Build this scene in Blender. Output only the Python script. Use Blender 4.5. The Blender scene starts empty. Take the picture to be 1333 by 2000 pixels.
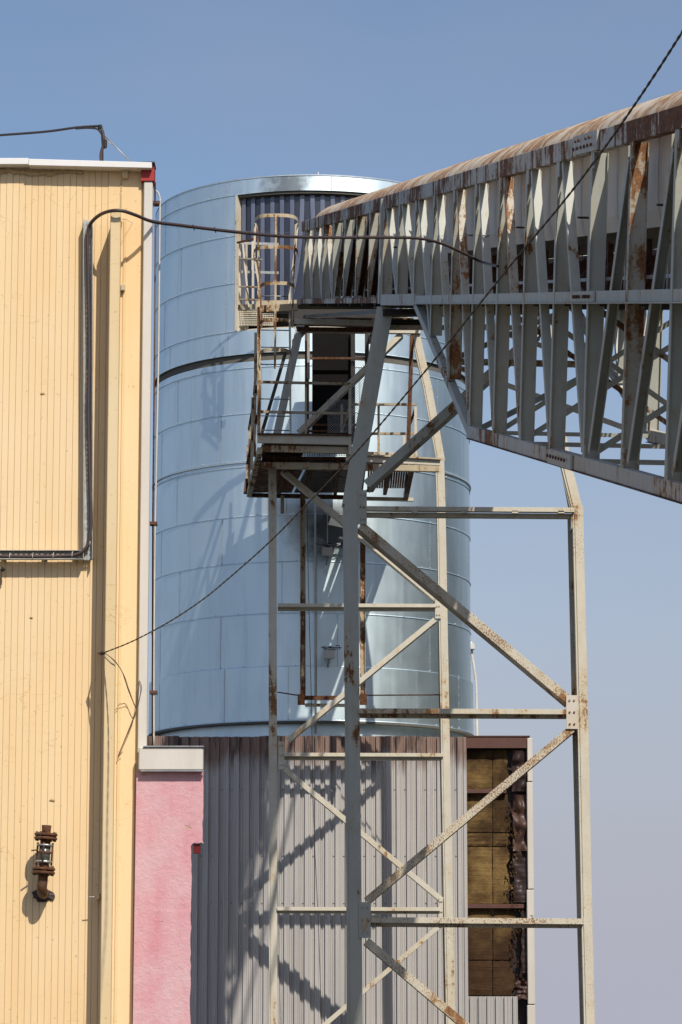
import bpy, math, random
from mathutils import Vector, Matrix, noise
random.seed(4)
R = math.radians
S = bpy.context.scene
# ------------------------------------------------------------------ camera
FPX, CXP, CYP = 6000.0, 666.5, 1000.0
PITCH = math.atan(1030/6000)
EYE = Vector((0, 0, 1.6))
cd = bpy.data.cameras.new('camera'); cam = bpy.data.objects.new('camera', cd)
S.collection.objects.link(cam); S.camera = cam
cam.location = EYE; cam.rotation_euler = (math.pi/2+PITCH, 0, 0)
cd.sensor_fit = 'VERTICAL'; cd.sensor_height = 36; cd.lens = 36*FPX/2000
cd.clip_start = 0.1; cd.clip_end = 3000
# ------------------------------------------------------------------ light
SUN_AZ, SUN_EL = 22.0, 46.0      # azimuth: degrees right of straight behind the camera
w = bpy.data.worlds.new('World'); S.world = w; w.use_nodes = True
nt = w.node_tree; nt.nodes.clear()
sky = nt.nodes.new('ShaderNodeTexSky'); sky.sky_type = 'NISHITA'; sky.sun_disc = False
sky.sun_elevation = R(SUN_EL); sky.sun_rotation = R(180-SUN_AZ)
sky.air_density = 1.0; sky.dust_density = 1.3; sky.ozone_density = 2.6; sky.altitude = 0
bg = nt.nodes.new('ShaderNodeBackground'); bg.inputs['Strength'].default_value = 0.085
wo = nt.nodes.new('ShaderNodeOutputWorld')
tint = nt.nodes.new('ShaderNodeMix'); tint.data_type = 'RGBA'; tint.blend_type = 'MULTIPLY'; tint.inputs[0].default_value = 1
nt.links.new(sky.outputs[0], tint.inputs[6]); tint.inputs[7].default_value = (1.38, 1.36, 1.36, 1)
gi = nt.nodes.new('ShaderNodeNewGeometry'); sx = nt.nodes.new('ShaderNodeSeparateXYZ'); nt.links.new(gi.outputs['Incoming'], sx.inputs[0])
mz = nt.nodes.new('ShaderNodeMath'); mz.operation = 'MULTIPLY'; mz.inputs[1].default_value = -1; nt.links.new(sx.outputs['Z'], mz.inputs[0])
hr_ = nt.nodes.new('ShaderNodeValToRGB'); e = hr_.color_ramp.elements; hr_.color_ramp.interpolation = 'EASE'
e[0].position = 0.0; e[0].color = (1,1,1,1); e[1].position = .27; e[1].color = (0,0,0,1)
nt.links.new(mz.outputs[0], hr_.inputs[0])
hz_ = nt.nodes.new('ShaderNodeMix'); hz_.data_type = 'RGBA'; nt.links.new(hr_.outputs[0], hz_.inputs[0])
nt.links.new(tint.outputs[2], hz_.inputs[6]); hz_.inputs[7].default_value = (5.15, 5.25, 6.3, 1)
wn = nt.nodes.new('ShaderNodeTexNoise'); wn.inputs['Scale'].default_value = 3.2; wn.inputs['Detail'].default_value = 5
wm = nt.nodes.new('ShaderNodeMapping'); wm.inputs['Scale'].default_value = (1.2, 1, 3.5); nt.links.new(gi.outputs['Incoming'], wm.inputs[0]); nt.links.new(wm.outputs[0], wn.inputs['Vector'])
wr = nt.nodes.new('ShaderNodeValToRGB'); wr.color_ramp.elements[0].position = .38; wr.color_ramp.elements[1].position = .72
wr.color_ramp.elements[0].color = (0,0,0,1); wr.color_ramp.elements[1].color = (.22,.22,.22,1); nt.links.new(wn.outputs['Fac'], wr.inputs[0])
wx = nt.nodes.new('ShaderNodeMix'); wx.data_type = 'RGBA'; nt.links.new(wr.outputs[0], wx.inputs[0]); nt.links.new(hz_.outputs[2], wx.inputs[6]); wx.inputs[7].default_value = (4.7, 4.75, 5.5, 1)
nt.links.new(wx.outputs[2], bg.inputs[0]); nt.links.new(bg.outputs[0], wo.inputs[0])
sd = bpy.data.lights.new('sun', 'SUN'); sd.energy = 4.4; sd.angle = R(0.53); sd.color = (1, .93, .82)
so = bpy.data.objects.new('sun', sd); S.collection.objects.link(so)
sv = Vector((math.sin(R(SUN_AZ))*math.cos(R(SUN_EL)), -math.cos(R(SUN_AZ))*math.cos(R(SUN_EL)), math.sin(R(SUN_EL))))
so.rotation_euler = sv.to_track_quat('Z', 'Y').to_euler(); so.location = (20, -20, 40)
S.view_settings.view_transform = 'Standard'; S.view_settings.look = 'None'
S.view_settings.exposure = 0.0; S.view_settings.gamma = 1; S.view_settings.use_curve_mapping = False
S.cycles.max_bounces = 8; S.cycles.diffuse_bounces = 3; S.cycles.glossy_bounces = 4

cp, sp_ = math.cos(PITCH), math.sin(PITCH)
def ray(px, py):
    u = (px-CXP)/FPX; v = (CYP-py)/FPX
    return Vector((u, cp - v*sp_, sp_ + v*cp))
def P(px, py, Y):
    "point seen at photo pixel px,py standing Y metres ahead"
    r = ray(px, py); return EYE + r*(Y/r.y)
def PC(px, py, zc):
    return EYE + ray(px, py)*zc
def lin(c):
    return tuple(((x/255)/12.92 if x/255 <= .04045 else ((x/255+.055)/1.055)**2.4) for x in c)
# ------------------------------------------------------------------ materials
def newmat(name):
    m = bpy.data.materials.new(name); m.use_nodes = True
    n = m.node_tree.nodes; l = m.node_tree.links
    b = n['Principled BSDF']
    geo = n.new('ShaderNodeNewGeometry')
    return m, n, l, b, geo.outputs['Position']
def mapping(n, l, src, scale, loc=(0,0,0)):
    mp = n.new('ShaderNodeMapping'); mp.inputs['Scale'].default_value = scale; mp.inputs['Location'].default_value = loc
    l.new(src, mp.inputs['Vector']); return mp.outputs[0]
def nz(n, l, src, scale, detail=5, rough=.6, dist=0):
    t = n.new('ShaderNodeTexNoise'); t.inputs['Scale'].default_value = scale
    t.inputs['Detail'].default_value = detail; t.inputs['Roughness'].default_value = rough
    t.inputs['Distortion'].default_value = dist
    l.new(src, t.inputs['Vector']); return t.outputs['Fac']
def ramp(n, l, src, a, b, c0=(0,0,0), c1=(1,1,1)):
    r = n.new('ShaderNodeValToRGB'); e = r.color_ramp.elements
    e[0].position = a; e[1].position = b; e[0].color = (*c0, 1); e[1].color = (*c1, 1)
    l.new(src, r.inputs[0]); return r.outputs[0]
def mth(n, l, op, a, b=None, clamp=False):
    m = n.new('ShaderNodeMath'); m.operation = op; m.use_clamp = clamp
    for i, x in enumerate((a, b)):
        if x is None: continue
        if isinstance(x, (int, float)): m.inputs[i].default_value = x
        else: l.new(x, m.inputs[i])
    return m.outputs[0]
def mix(n, l, f, a, b, mode='MIX'):
    m = n.new('ShaderNodeMix'); m.data_type = 'RGBA'; m.blend_type = mode
    if isinstance(f, (int, float)): m.inputs[0].default_value = f
    else: l.new(f, m.inputs[0])
    for i, x in ((6, a), (7, b)):
        if isinstance(x, tuple): m.inputs[i].default_value = (*x, 1) if len(x) == 3 else x
        else: l.new(x, m.inputs[i])
    return m.outputs[2]
def bump(n, l, h, b, strength=.3, dist=.01, normal=None):
    bp = n.new('ShaderNodeBump'); bp.inputs['Strength'].default_value = strength; bp.inputs['Distance'].default_value = dist
    l.new(h, bp.inputs['Height'])
    if normal is not None: l.new(normal, bp.inputs['Normal'])
    l.new(bp.outputs[0], b.inputs['Normal']); return bp.outputs[0]

def rusty_paint(name, base, amount=.3, pits=.0, dark=(.045,.018,.009), orange=(.30,.115,.035), rough=.55, streak=.5, grime=.25):
    m, n, l, b, pos = newmat(name)
    a = nz(n, l, pos, 3.2, 7, .65)
    s = nz(n, l, mapping(n, l, pos, (9, 9, 1.1)), 1.0, 6, .65)
    f = nz(n, l, pos, 26, 5, .7)
    c = mth(n, l, 'ADD', mth(n, l, 'MULTIPLY', a, 1-streak), mth(n, l, 'MULTIPLY', s, streak))
    c = mth(n, l, 'ADD', mth(n, l, 'MULTIPLY', c, .8), mth(n, l, 'MULTIPLY', f, .2))
    lowf = nz(n, l, pos, .55, 2, .5)
    c = mth(n, l, 'ADD', c, mth(n, l, 'MULTIPLY', mth(n, l, 'SUBTRACT', lowf, .5), .45))
    t = .68 - amount*.26
    mask = ramp(n, l, c, t, t+.035)
    stain = ramp(n, l, c, t-.09, t+.05)
    if pits > 0:
        v = nz(n, l, mapping(n, l, pos, (1, 1, .6)), 62, 4, .7)
        broad = nz(n, l, pos, 1.6, 3, .5)
        pv = mth(n, l, 'ADD', v, mth(n, l, 'MULTIPLY', broad, .35))
        pm = ramp(n, l, pv, .84-pits*.14, .90-pits*.14)
        mask = mth(n, l, 'MAXIMUM', mask, pm, True)
    g = nz(n, l, mapping(n, l, pos, (1, 1, .35)), 5.5, 6, .7)
    darker = tuple(x*.62 for x in base); warm = (base[0]*.86, base[1]*.70, base[2]*.48)
    col = mix(n, l, mth(n, l, 'MULTIPLY', ramp(n, l, g, .35, .75), grime*1.6, True), base, darker)
    col = mix(n, l, mth(n, l, 'MULTIPLY', stain, .75), col, warm)
    rc = mix(n, l, ramp(n, l, f, .35, .65), dark, orange)
    col = mix(n, l, mask, col, rc)
    l.new(col, b.inputs['Base Color'])
    rr = ramp(n, l, mask, 0, 1, (rough,)*3, (.92,)*3); l.new(rr, b.inputs['Roughness'])
    b.inputs['Specular IOR Level'].default_value = .35
    bump(n, l, mth(n, l, 'ADD', mth(n, l, 'MULTIPLY', mask, .6), mth(n, l, 'MULTIPLY', f, .5)), b, .35, .004)
    return m
CREAM = (.62, .575, .47); GREY = (.475, .485, .435)
M = {}
M['cream'] = rusty_paint('cream_steel_paint', CREAM, .38, .30, dark=(.10,.045,.022), orange=(.36,.18,.075))
M['cream_pit'] = rusty_paint('pitted_cream_steel_paint', CREAM, .48, .98, dark=(.13,.06,.028), orange=(.36,.19,.085))
M['grey'] = rusty_paint('grey_steel_paint', GREY, .30, .0)
M['grey_rust'] = rusty_paint('grey_paint_with_rust_streaks', (.50,.495,.46), .80, .1, dark=(.06,.026,.016), orange=(.26,.115,.055))
M['grey_light'] = rusty_paint('pale_grey_paint_light_rust', (.53,.525,.49), .55, .0, dark=(.16,.065,.03), orange=(.36,.17,.08))
M['post_rust'] = rusty_paint('grey_paint_rust_patches', (.50,.49,.44), .60, .3, dark=(.12,.05,.025), orange=(.36,.17,.075))
M['rust'] = rusty_paint('rusted_cream_steel', (.50,.43,.31), .66, .3, dark=(.07,.03,.016), orange=(.25,.12,.05))
M['rail'] = rusty_paint('weathered_rail_paint', (.42,.36,.26), .55, .3, dark=(.07,.035,.02), orange=(.22,.11,.05))
M['rustbrown'] = rusty_paint('brown_rusted_steel', (.12,.07,.045), .9, .2, dark=(.03,.014,.009), orange=(.17,.07,.03))
M['hood'] = rusty_paint('beige_hood_paint', (.62,.57,.50), .12, 0, grime=.2)
M['roof'] = rusty_paint('weathered_roof_paint', (.56,.49,.40), .74, .0, dark=(.24,.12,.06), orange=(.42,.26,.15), streak=.08, rough=.8)
M['dark'] = rusty_paint('dark_steel', (.045,.042,.04), .3, 0, orange=(.08,.035,.015))

def plain(name, base, rough=.6, metal=0, var=.25, scale=6, bstr=.2, stretch=(1,1,1), spec=.4):
    m, n, l, b, pos = newmat(name)
    a = nz(n, l, mapping(n, l, pos, stretch), scale, 6, .65)
    col = mix(n, l, ramp(n, l, a, .3, .72), base, tuple(x*(1-var) for x in base))
    l.new(col, b.inputs['Base Color']); b.inputs['Roughness'].default_value = rough
    b.inputs['Metallic'].default_value = metal; b.inputs['Specular IOR Level'].default_value = spec
    bump(n, l, nz(n, l, pos, scale*9, 4, .6), b, bstr, .003)
    return m
M['black'] = plain('black_rubber', (.022,.018,.02), .6)
M['pitch'] = plain('near_black_sheet', (.008,.007,.007), .8, spec=.15)  # even near-black colour for the recessed shaft panel
M['brownrubber'] = plain('brown_cable_sheath', (.07,.048,.045), .45)
M['white'] = plain('white_trim_paint', (.66,.62,.56), .5, var=.14, scale=1.5, stretch=(3,3,.5))
M['fascia'] = plain('white_fascia_sheet', (.78,.76,.74), .4, var=.08, scale=2)
M['red'] = plain('red_trim_paint', (.42,.03,.022), .5)
M['zinc'] = plain('zinc_plate', (.42,.43,.43), .45, .55, .4, 14)
M['tray'] = plain('galvanised_tray', (.50,.50,.475), .55, .15, .45, 22)
M['pipe'] = plain('pale_conduit', (.62,.60,.56), .45)
M['asphalt'] = plain('ground_gravel', (.062,.06,.045), .95, var=.4, scale=.8)
M['concrete'] = plain('concrete', (.3,.29,.27), .9)
M['glass'] = plain('dirty_sight_glass', (.16,.19,.18), .2, .0, .75, 22, spec=.6)

def yellow_mat(name, base):
    m, n, l, b, pos = newmat(name)
    a = nz(n, l, mapping(n, l, pos, (2.2, 2.2, .25)), 1.0, 5, .6)
    f = nz(n, l, pos, 14, 7, .7)
    col = mix(n, l, ramp(n, l, a, .35, .75), base, (base[0]*.93, base[1]*.86, base[2]*.76))
    # hair-line drips / run marks: thin iso-lines of a noise field
    wv = nz(n, l, mapping(n, l, pos, (1.3, 1.3, 3.4)), 1.0, 5, .55, .4)
    line = mth(n, l, 'ABSOLUTE', mth(n, l, 'SUBTRACT', wv, .565))
    lm = ramp(n, l, line, .0, .004, (1,1,1), (0,0,0))
    gate = ramp(n, l, nz(n, l, pos, 1.5, 3, .5), .46, .60)
    col = mix(n, l, mth(n, l, 'MULTIPLY', mth(n, l, 'MULTIPLY', lm, gate), .62), col, (base[0]*.6, base[1]*.45, base[2]*.25))
    run = ramp(n, l, nz(n, l, mapping(n, l, pos, (11, 11, .5)), 1.0, 5, .6), .60, .74)
    col = mix(n, l, mth(n, l, 'MULTIPLY', run, .22), col, (base[0]*.80, base[1]*.68, base[2]*.5))
    fade = ramp(n, l, nz(n, l, pos, .7, 3, .5), .42, .62)
    col = mix(n, l, mth(n, l, 'MULTIPLY', fade, .5), col, (base[0]*1.0, base[1]*1.04, base[2]*1.15))
    sp = ramp(n, l, nz(n, l, pos, 32, 3, .5), .70, .73)
    col = mix(n, l, mth(n, l, 'MULTIPLY', sp, .55), col, (base[0]*.5, base[1]*.42, base[2]*.3))
    l.new(col, b.inputs['Base Color']); b.inputs['Roughness'].default_value = .62
    b.inputs['Specular IOR Level'].default_value = .3
    bump(n, l, f, b, .25, .004)
    return m
M['yellow'] = yellow_mat('yellow_wall_paint', (.81, .61, .355))
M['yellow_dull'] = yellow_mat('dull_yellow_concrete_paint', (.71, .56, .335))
def pink_mat():
    m, n, l, b, pos = newmat('pink_stucco')
    a = nz(n, l, mapping(n, l, pos, (5, 5, .8)), 1.0, 6, .6)
    a2 = nz(n, l, pos, 3.2, 6, .65)
    col = mix(n, l, ramp(n, l, a, .40, .66), (.66,.36,.385), (.60,.255,.30))
    col = mix(n, l, ramp(n, l, a2, .42, .68), col, (.64,.41,.43))
    ch = ramp(n, l, nz(n, l, mapping(n, l, pos, (1.6,1.6,3.2)), 2.2, 6, .6, .5), .665, .68)
    col = mix(n, l, ch, col, (.52,.36,.27))
    l.new(col, b.inputs['Base Color']); b.inputs['Roughness'].default_value = .85
    bump(n, l, mth(n, l, 'ADD', nz(n, l, pos, 22, 7, .7), mth(n, l, 'MULTIPLY', ch, -.6)), b, .8, .012)
    return m
M['pink'] = pink_mat()
M['foam'] = plain('hardened_foam', (.66,.49,.26), .9, var=.35, scale=25, bstr=.9)
M['darkred'] = plain('dark_red_reveal', (.16,.012,.012), .9)

AX = None
def silo_mat():
    m, n, l, b, pos = newmat('galvanised_sheet')
    a = nz(n, l, mapping(n, l, pos, (1.4, 1.4, .35)), 1.0, 5, .55)
    col = mix(n, l, ramp(n, l, a, .35, .7), (.76,.885,.92), (.70,.83,.88))
    st = nz(n, l, mapping(n, l, pos, (5, 5, .5)), 1.0, 6, .65)
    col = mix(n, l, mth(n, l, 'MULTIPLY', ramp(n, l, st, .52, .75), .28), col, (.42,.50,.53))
    # soot patch above the opening, dark patch below the platform
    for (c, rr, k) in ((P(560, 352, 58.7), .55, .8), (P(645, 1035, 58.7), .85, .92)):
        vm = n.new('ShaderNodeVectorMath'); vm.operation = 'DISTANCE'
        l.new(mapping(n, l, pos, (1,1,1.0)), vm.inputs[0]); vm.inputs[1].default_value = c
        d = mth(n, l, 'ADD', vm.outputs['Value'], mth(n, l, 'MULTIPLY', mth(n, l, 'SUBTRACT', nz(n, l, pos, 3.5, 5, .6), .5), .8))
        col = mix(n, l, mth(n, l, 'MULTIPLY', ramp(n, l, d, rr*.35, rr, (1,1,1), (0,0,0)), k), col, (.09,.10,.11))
    l.new(col, b.inputs['Base Color'])
    b.inputs['Metallic'].default_value = 1.0
    l.new(ramp(n, l, nz(n, l, pos, 2.2, 5, .6), .3, .75, (.47,)*3, (.53,)*3), b.inputs['Roughness'])
    b.inputs['Specular IOR Level'].default_value = .5
    big = nz(n, l, mapping(n, l, pos, (1.5, 1.5, .22)), 1.3, 2, .5, .3)
    bump(n, l, big, b, .5, .045)
    return m
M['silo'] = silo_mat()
M['silo_seam'] = plain('bright_seam', (.62,.68,.72), .35, .6)
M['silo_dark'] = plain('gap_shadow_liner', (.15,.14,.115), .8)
def curtain_mat(name='pvc_strip', c0=(.035,.04,.062), c1=(.02,.022,.036)):
    m, n, l, b, pos = newmat(name)
    a = nz(n, l, mapping(n, l, pos, (1, 1, .3)), 2.5, 5, .6)
    l.new(mix(n, l, ramp(n, l, a, .3, .7), c0, c1), b.inputs['Base Color'])
    b.inputs['Roughness'].default_value = .22; b.inputs['Specular IOR Level'].default_value = .7
    bump(n, l, a, b, .15, .03)
    return m
M['pvc'] = curtain_mat(); M['pvc_lap'] = curtain_mat('pvc_strip_overlap', (.15,.17,.235), (.09,.10,.155))
def cladding_mat():
    m, n, l, b, pos = newmat('grey_profiled_sheet')
    sep = n.new('ShaderNodeSeparateXYZ'); l.new(pos, sep.inputs[0])
    a = nz(n, l, mapping(n, l, pos, (2.5, 2.5, .4)), 1.0, 6, .6)
    col = mix(n, l, ramp(n, l, a, .35, .7), (.50,.475,.45), (.43,.42,.415))
    wt = P(600, 1440, 58.2).z
    z = mth(n, l, 'SUBTRACT', wt, sep.outputs['Z'])
    wob = mth(n, l, 'MULTIPLY', mth(n, l, 'SUBTRACT', nz(n, l, mapping(n, l, pos, (4, 4, .6)), 1.0, 5, .6), .5), 1.1)
    zb = mth(n, l, 'ADD', z, wob)
    band = ramp(n, l, zb, .30, .62, (1,1,1), (0,0,0))
    col = mix(n, l, mth(n, l, 'MULTIPLY', band, .85), col, (.22,.12,.085))
    b2 = nz(n, l, mapping(n, l, pos, (6, 6, .9)), 1.0, 5, .6)
    soot = mth(n, l, 'MULTIPLY', ramp(n, l, b2, .5, .6), ramp(n, l, z, .25, .75, (1,1,1), (0,0,0)))
    col = mix(n, l, mth(n, l, 'MULTIPLY', soot, .8), col, (.04,.03,.028))
    st2 = ramp(n, l, nz(n, l, mapping(n, l, pos, (7, 7, .25)), 1.0, 5, .65), .5, .72)
    col = mix(n, l, mth(n, l, 'MULTIPLY', st2, .35), col, (.20,.16,.14))
    ws = ramp(n, l, nz(n, l, mapping(n, l, pos, (9, 9, 1.6)), 1.5, 4, .6), .70, .73)
    col = mix(n, l, mth(n, l, 'MULTIPLY', ws, .5), col, (.55,.54,.52))
    l.new(col, b.inputs['Base Color']); b.inputs['Roughness'].default_value = .5
    b.inputs['Metallic'].default_value = .15
    bump(n, l, nz(n, l, pos, 9, 5, .6), b, .15, .01)
    return m
M['clad'] = cladding_mat()
def wool_mat():
    m, n, l, b, pos = newmat('mineral_wool')
    s = nz(n, l, mapping(n, l, pos, (2, 2, 26)), 1.0, 5, .7)
    a = nz(n, l, pos, 1.1, 6, .65)
    f = nz(n, l, pos, 30, 5, .7)
    col = mix(n, l, ramp(n, l, s, .3, .7), (.27,.18,.07), (.16,.095,.038))
    col = mix(n, l, ramp(n, l, a, .38, .60), col, (.06,.035,.018))
    col = mix(n, l, mth(n, l, 'MULTIPLY', ramp(n, l, f, .6, .72), .6), col, (.03,.018,.01))
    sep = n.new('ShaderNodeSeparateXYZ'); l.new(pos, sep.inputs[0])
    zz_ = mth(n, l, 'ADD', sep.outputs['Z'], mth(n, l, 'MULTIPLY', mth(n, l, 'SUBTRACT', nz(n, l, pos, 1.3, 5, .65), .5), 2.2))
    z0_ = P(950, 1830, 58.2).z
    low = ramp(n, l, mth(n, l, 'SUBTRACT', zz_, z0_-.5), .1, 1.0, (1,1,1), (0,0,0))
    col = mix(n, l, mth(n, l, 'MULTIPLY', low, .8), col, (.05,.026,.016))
    l.new(col, b.inputs['Base Color']); b.inputs['Roughness'].default_value = .95
    b.inputs['Specular IOR Level'].default_value = .1
    bump(n, l, mth(n, l, 'ADD', s, f), b, .7, .02)
    return m
M['wool'] = wool_mat()
M['burnt'] = rusty_paint('burnt_brown_sheet', (.115,.055,.045), .5, .1, dark=(.03,.014,.012), orange=(.14,.06,.04), rough=.55)
M['burnt_dark'] = rusty_paint('charred_sheet', (.045,.028,.027), .4, .0, dark=(.015,.008,.008), orange=(.09,.04,.03), rough=.4)
M['charred'] = rusty_paint('heat_stained_sheet', (.075,.042,.036), .5, .1, dark=(.018,.01,.009), orange=(.10,.048,.03), rough=.45)
# ------------------------------------------------------------------ mesh helpers
COL = S.collection
class MB:
    def __init__(s): s.v = []; s.f = []; s.sm = []
    def add(s, vs, fs, smooth=False):
        o = len(s.v); s.v += [tuple(v) for v in vs]; s.f += [tuple(i+o for i in f) for f in fs]; s.sm += [smooth]*len(fs); return s
    def prism(s, poly, p0, p1, a, b, twist=None):
        n = len(poly)
        vs = [p0 + a*x + b*y for x, y in poly] + [p1 + a*x + b*y for x, y in poly]
        fs = [(i, (i+1) % n, n+(i+1) % n, n+i) for i in range(n)] + [tuple(range(n-1, -1, -1)), tuple(range(n, 2*n))]
        return s.add(vs, fs)
    def beam(s, p0, p1, wa, wb, ref=Vector((0,1,0)), prof='box', t=.012, flip=False):
        "member from p0 to p1: wa across (perpendicular to ref and axis), wb along ref"
        p0 = Vector(p0); p1 = Vector(p1)
        ax = (p1-p0).normalized(); b = (ref - ax*ref.dot(ax)).normalized(); a = ax.cross(b)
        if a.dot(Vector((1,0,0))) < 0: a = -a
        A, B = wa/2, wb/2
        if prof == 'box': poly = [(-A,-B),(A,-B),(A,B),(-A,B)]
        elif prof == 'I':   # flanges at +-A (thickness t), web parallel to a
            poly = [(-A,-B),(-A+t,-B),(-A+t,-t/2),(A-t,-t/2),(A-t,-B),(A,-B),(A,B),(A-t,B),(A-t,t/2),(-A+t,t/2),(-A+t,B),(-A,B)]
        elif prof == 'C':   # channel open towards +b, web at -B
            poly = [(-A,-B),(A,-B),(A,B),(A-t,B),(A-t,-B+t),(-A+t,-B+t),(-A+t,B),(-A,B)]
        elif prof == 'L':
            poly = [(-A,-B),(A,-B),(A,-B+t),(-A+t,-B+t),(-A+t,B),(-A,B)]
        if flip: poly = [(-x, y) for x, y in poly]
        # orientation fix
        if (a.cross(b)).dot(ax) < 0: poly = poly[::-1]
        return s.prism(poly, p0, p1, a, b)
    def box(s, lo, hi):
        x0,y0,z0 = lo; x1,y1,z1 = hi
        vs = [(x0,y0,z0),(x1,y0,z0),(x1,y1,z0),(x0,y1,z0),(x0,y0,z1),(x1,y0,z1),(x1,y1,z1),(x0,y1,z1)]
        return s.add(vs, [(0,3,2,1),(4,5,6,7),(0,1,5,4),(1,2,6,5),(2,3,7,6),(3,0,4,7)])
    def tube(s, pts, r, n=8, caps=True):
        pts = [Vector(p) for p in pts]; rs = r if isinstance(r, (list, tuple)) else [r]*len(pts)
        base = []; prev = None; vs = []
        for i, p in enumerate(pts):
            t = (pts[min(i+1, len(pts)-1)] - pts[max(i-1, 0)]).normalized()
            if prev is None:
                q = t.orthogonal().normalized()
            else:
                q = (prev - t*prev.dot(t)).normalized()
            prev = q; c = t.cross(q)
            for k in range(n):
                an = 2*math.pi*k/n; vs.append(p + (q*math.cos(an)+c*math.sin(an))*rs[i])
        fs = []
        for i in range(len(pts)-1):
            for k in range(n):
                fs.append((i*n+k, i*n+(k+1) % n, (i+1)*n+(k+1) % n, (i+1)*n+k))
        s.add(vs, fs, True)
        if caps:
            o = len(s.v)-len(vs)
            s.f.append(tuple(o+k for k in range(n-1, -1, -1))); s.sm.append(False)
            s.f.append(tuple(o+(len(pts)-1)*n+k for k in range(n))); s.sm.append(False)
        return s
    def build(s, name, mat, parent=None, kind=None, bevel=0):
        me = bpy.data.meshes.new(name); me.from_pydata(s.v, [], s.f); me.update()
        for p, q in zip(me.polygons, s.sm): p.use_smooth = q
        me.materials.append(M[mat] if isinstance(mat, str) else mat)
        o = bpy.data.objects.new(name, me); COL.objects.link(o)
        if parent is not None: attach(o, parent)
        if kind: o['kind'] = kind
        if bevel:
            md = o.modifiers.new('bevel', 'BEVEL'); md.width = bevel; md.segments = 1; md.limit_method = 'ANGLE'
        return o
ROOT_OF = {}
def attach(o, parent):
    o.parent = parent
    o.matrix_parent_inverse = Matrix.Translation(ROOT_OF.get(parent.name, Vector((0,0,0)))).inverted()
    ROOT_OF[o.name] = Vector((0,0,0))
def thing(name, label, cat, loc, group=None):
    o = bpy.data.objects.new(name, None); COL.objects.link(o)
    o.empty_display_size = .3; o.location = loc; ROOT_OF[o.name] = Vector(loc)
    o['label'] = label; o['category'] = cat
    if group: o['group'] = group
    return o
def tag(o, label, cat, group=None):
    o['label'] = label; o['category'] = cat
    if group: o['group'] = group
    return o
def beam(name, mat, parent, p0, p1, wa, wb, **k):
    bv = k.pop('bevel', 0)
    return MB().beam(p0, p1, wa, wb, **k).build(name, mat, parent, bevel=bv)
Z = Vector((0,0,1)); YV = Vector((0,1,0)); XV = Vector((1,0,0))
# ------------------------------------------------------------------ ground
g = MB(); N = 2000
g.add([(-N,-N,0),(N,-N,0),(N,N,0),(-N,N,0)], [(0,1,2,3)])
g.build('ground', 'asphalt', kind='structure')
# ------------------------------------------------------------------ yellow building
YW = 24.7
yb = thing('yellow_building', 'tall yellow building with ribbed wall, concrete pilaster and white roof edge at the left', 'building', (-2.6, YW, 0))
def X(px, py, Y): return P(px, py, Y).x
ztop = P(200, 326, YW).z
bw = .0527
xb = X(211, 420, YW)            # wall boards run left from here to beyond the frame
x_l = X(-60, 1000, YW); i = 0
x = xb
while x > x_l:
    x0 = x-bw
    if i > 1 and i % 14 == 7: pass
    gz = .0014
    top = ztop - random.uniform(0, .012)
    b = MB(); d = random.uniform(-.0012, .0012)
    pts = [(x0+gz*.4, .004), (x0+gz*1.3, d), (x-gz*1.3, d), (x-gz*.4, .004)]
    b.add([(px_, YW+dy, z_) for z_ in (0, top) for px_, dy in pts], [(0,1,5,4),(1,2,6,5),(2,3,7,6)])
    b.build('cladding_board', 'yellow', yb)
    x = x0; i += 1
XR = X(297, 420, YW)
q0 = XR-.012; q1 = XR*(YW+7)/YW-.25
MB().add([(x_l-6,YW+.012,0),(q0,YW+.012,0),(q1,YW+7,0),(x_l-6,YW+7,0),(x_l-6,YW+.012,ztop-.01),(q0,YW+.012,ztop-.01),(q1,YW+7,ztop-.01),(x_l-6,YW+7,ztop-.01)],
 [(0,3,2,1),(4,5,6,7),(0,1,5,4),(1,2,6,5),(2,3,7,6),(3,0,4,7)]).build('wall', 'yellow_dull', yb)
# flat corner panel right of the pilaster
MB().box((xb+.002, YW-.004, 0), (X(276, 420, YW), YW+.01, ztop-.015)).build('corner_panel', 'yellow', yb)
for (a_, b_, r_) in ((83,768,.020),(103,1562,.022),(62,1206,.012)):
    c = P(a_, b_, YW-.006); MB().add([c+Vector((math.cos(t*.9)*r_*random.uniform(.7,1.5), 0, math.sin(t*.9)*r_*random.uniform(.4,.9))) for t in range(7)]+[c-YV*.006], [(t,(t+1)%7,7) for t in range(7)]).build('wall_chip', 'foam', yb)
# pilaster
pz = P(228, 414, YW-.3).z
pl = MB(); xa, xc = X(216, 420, YW-.34), X(236, 420, YW-.34)
pl.add([(xa,YW-.34,0),(xc,YW-.34,0),(xc-.018,YW+.0,0),(xa-.01,YW+.0,0),(xa,YW-.34,pz),(xc,YW-.34,pz+.015),(xc-.018,YW+.0,pz+.02),(xa-.01,YW+.0,pz)],
       [(0,3,2,1),(4,5,6,7),(0,1,5,4),(1,2,6,5),(2,3,7,6),(3,0,4,7)])
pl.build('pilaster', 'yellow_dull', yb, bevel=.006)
MB().box((xc+.004, YW-.016, 0), (xc+.026, YW-.0045, pz+.01)).build('cover_strip', 'yellow_dull', yb)
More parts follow.
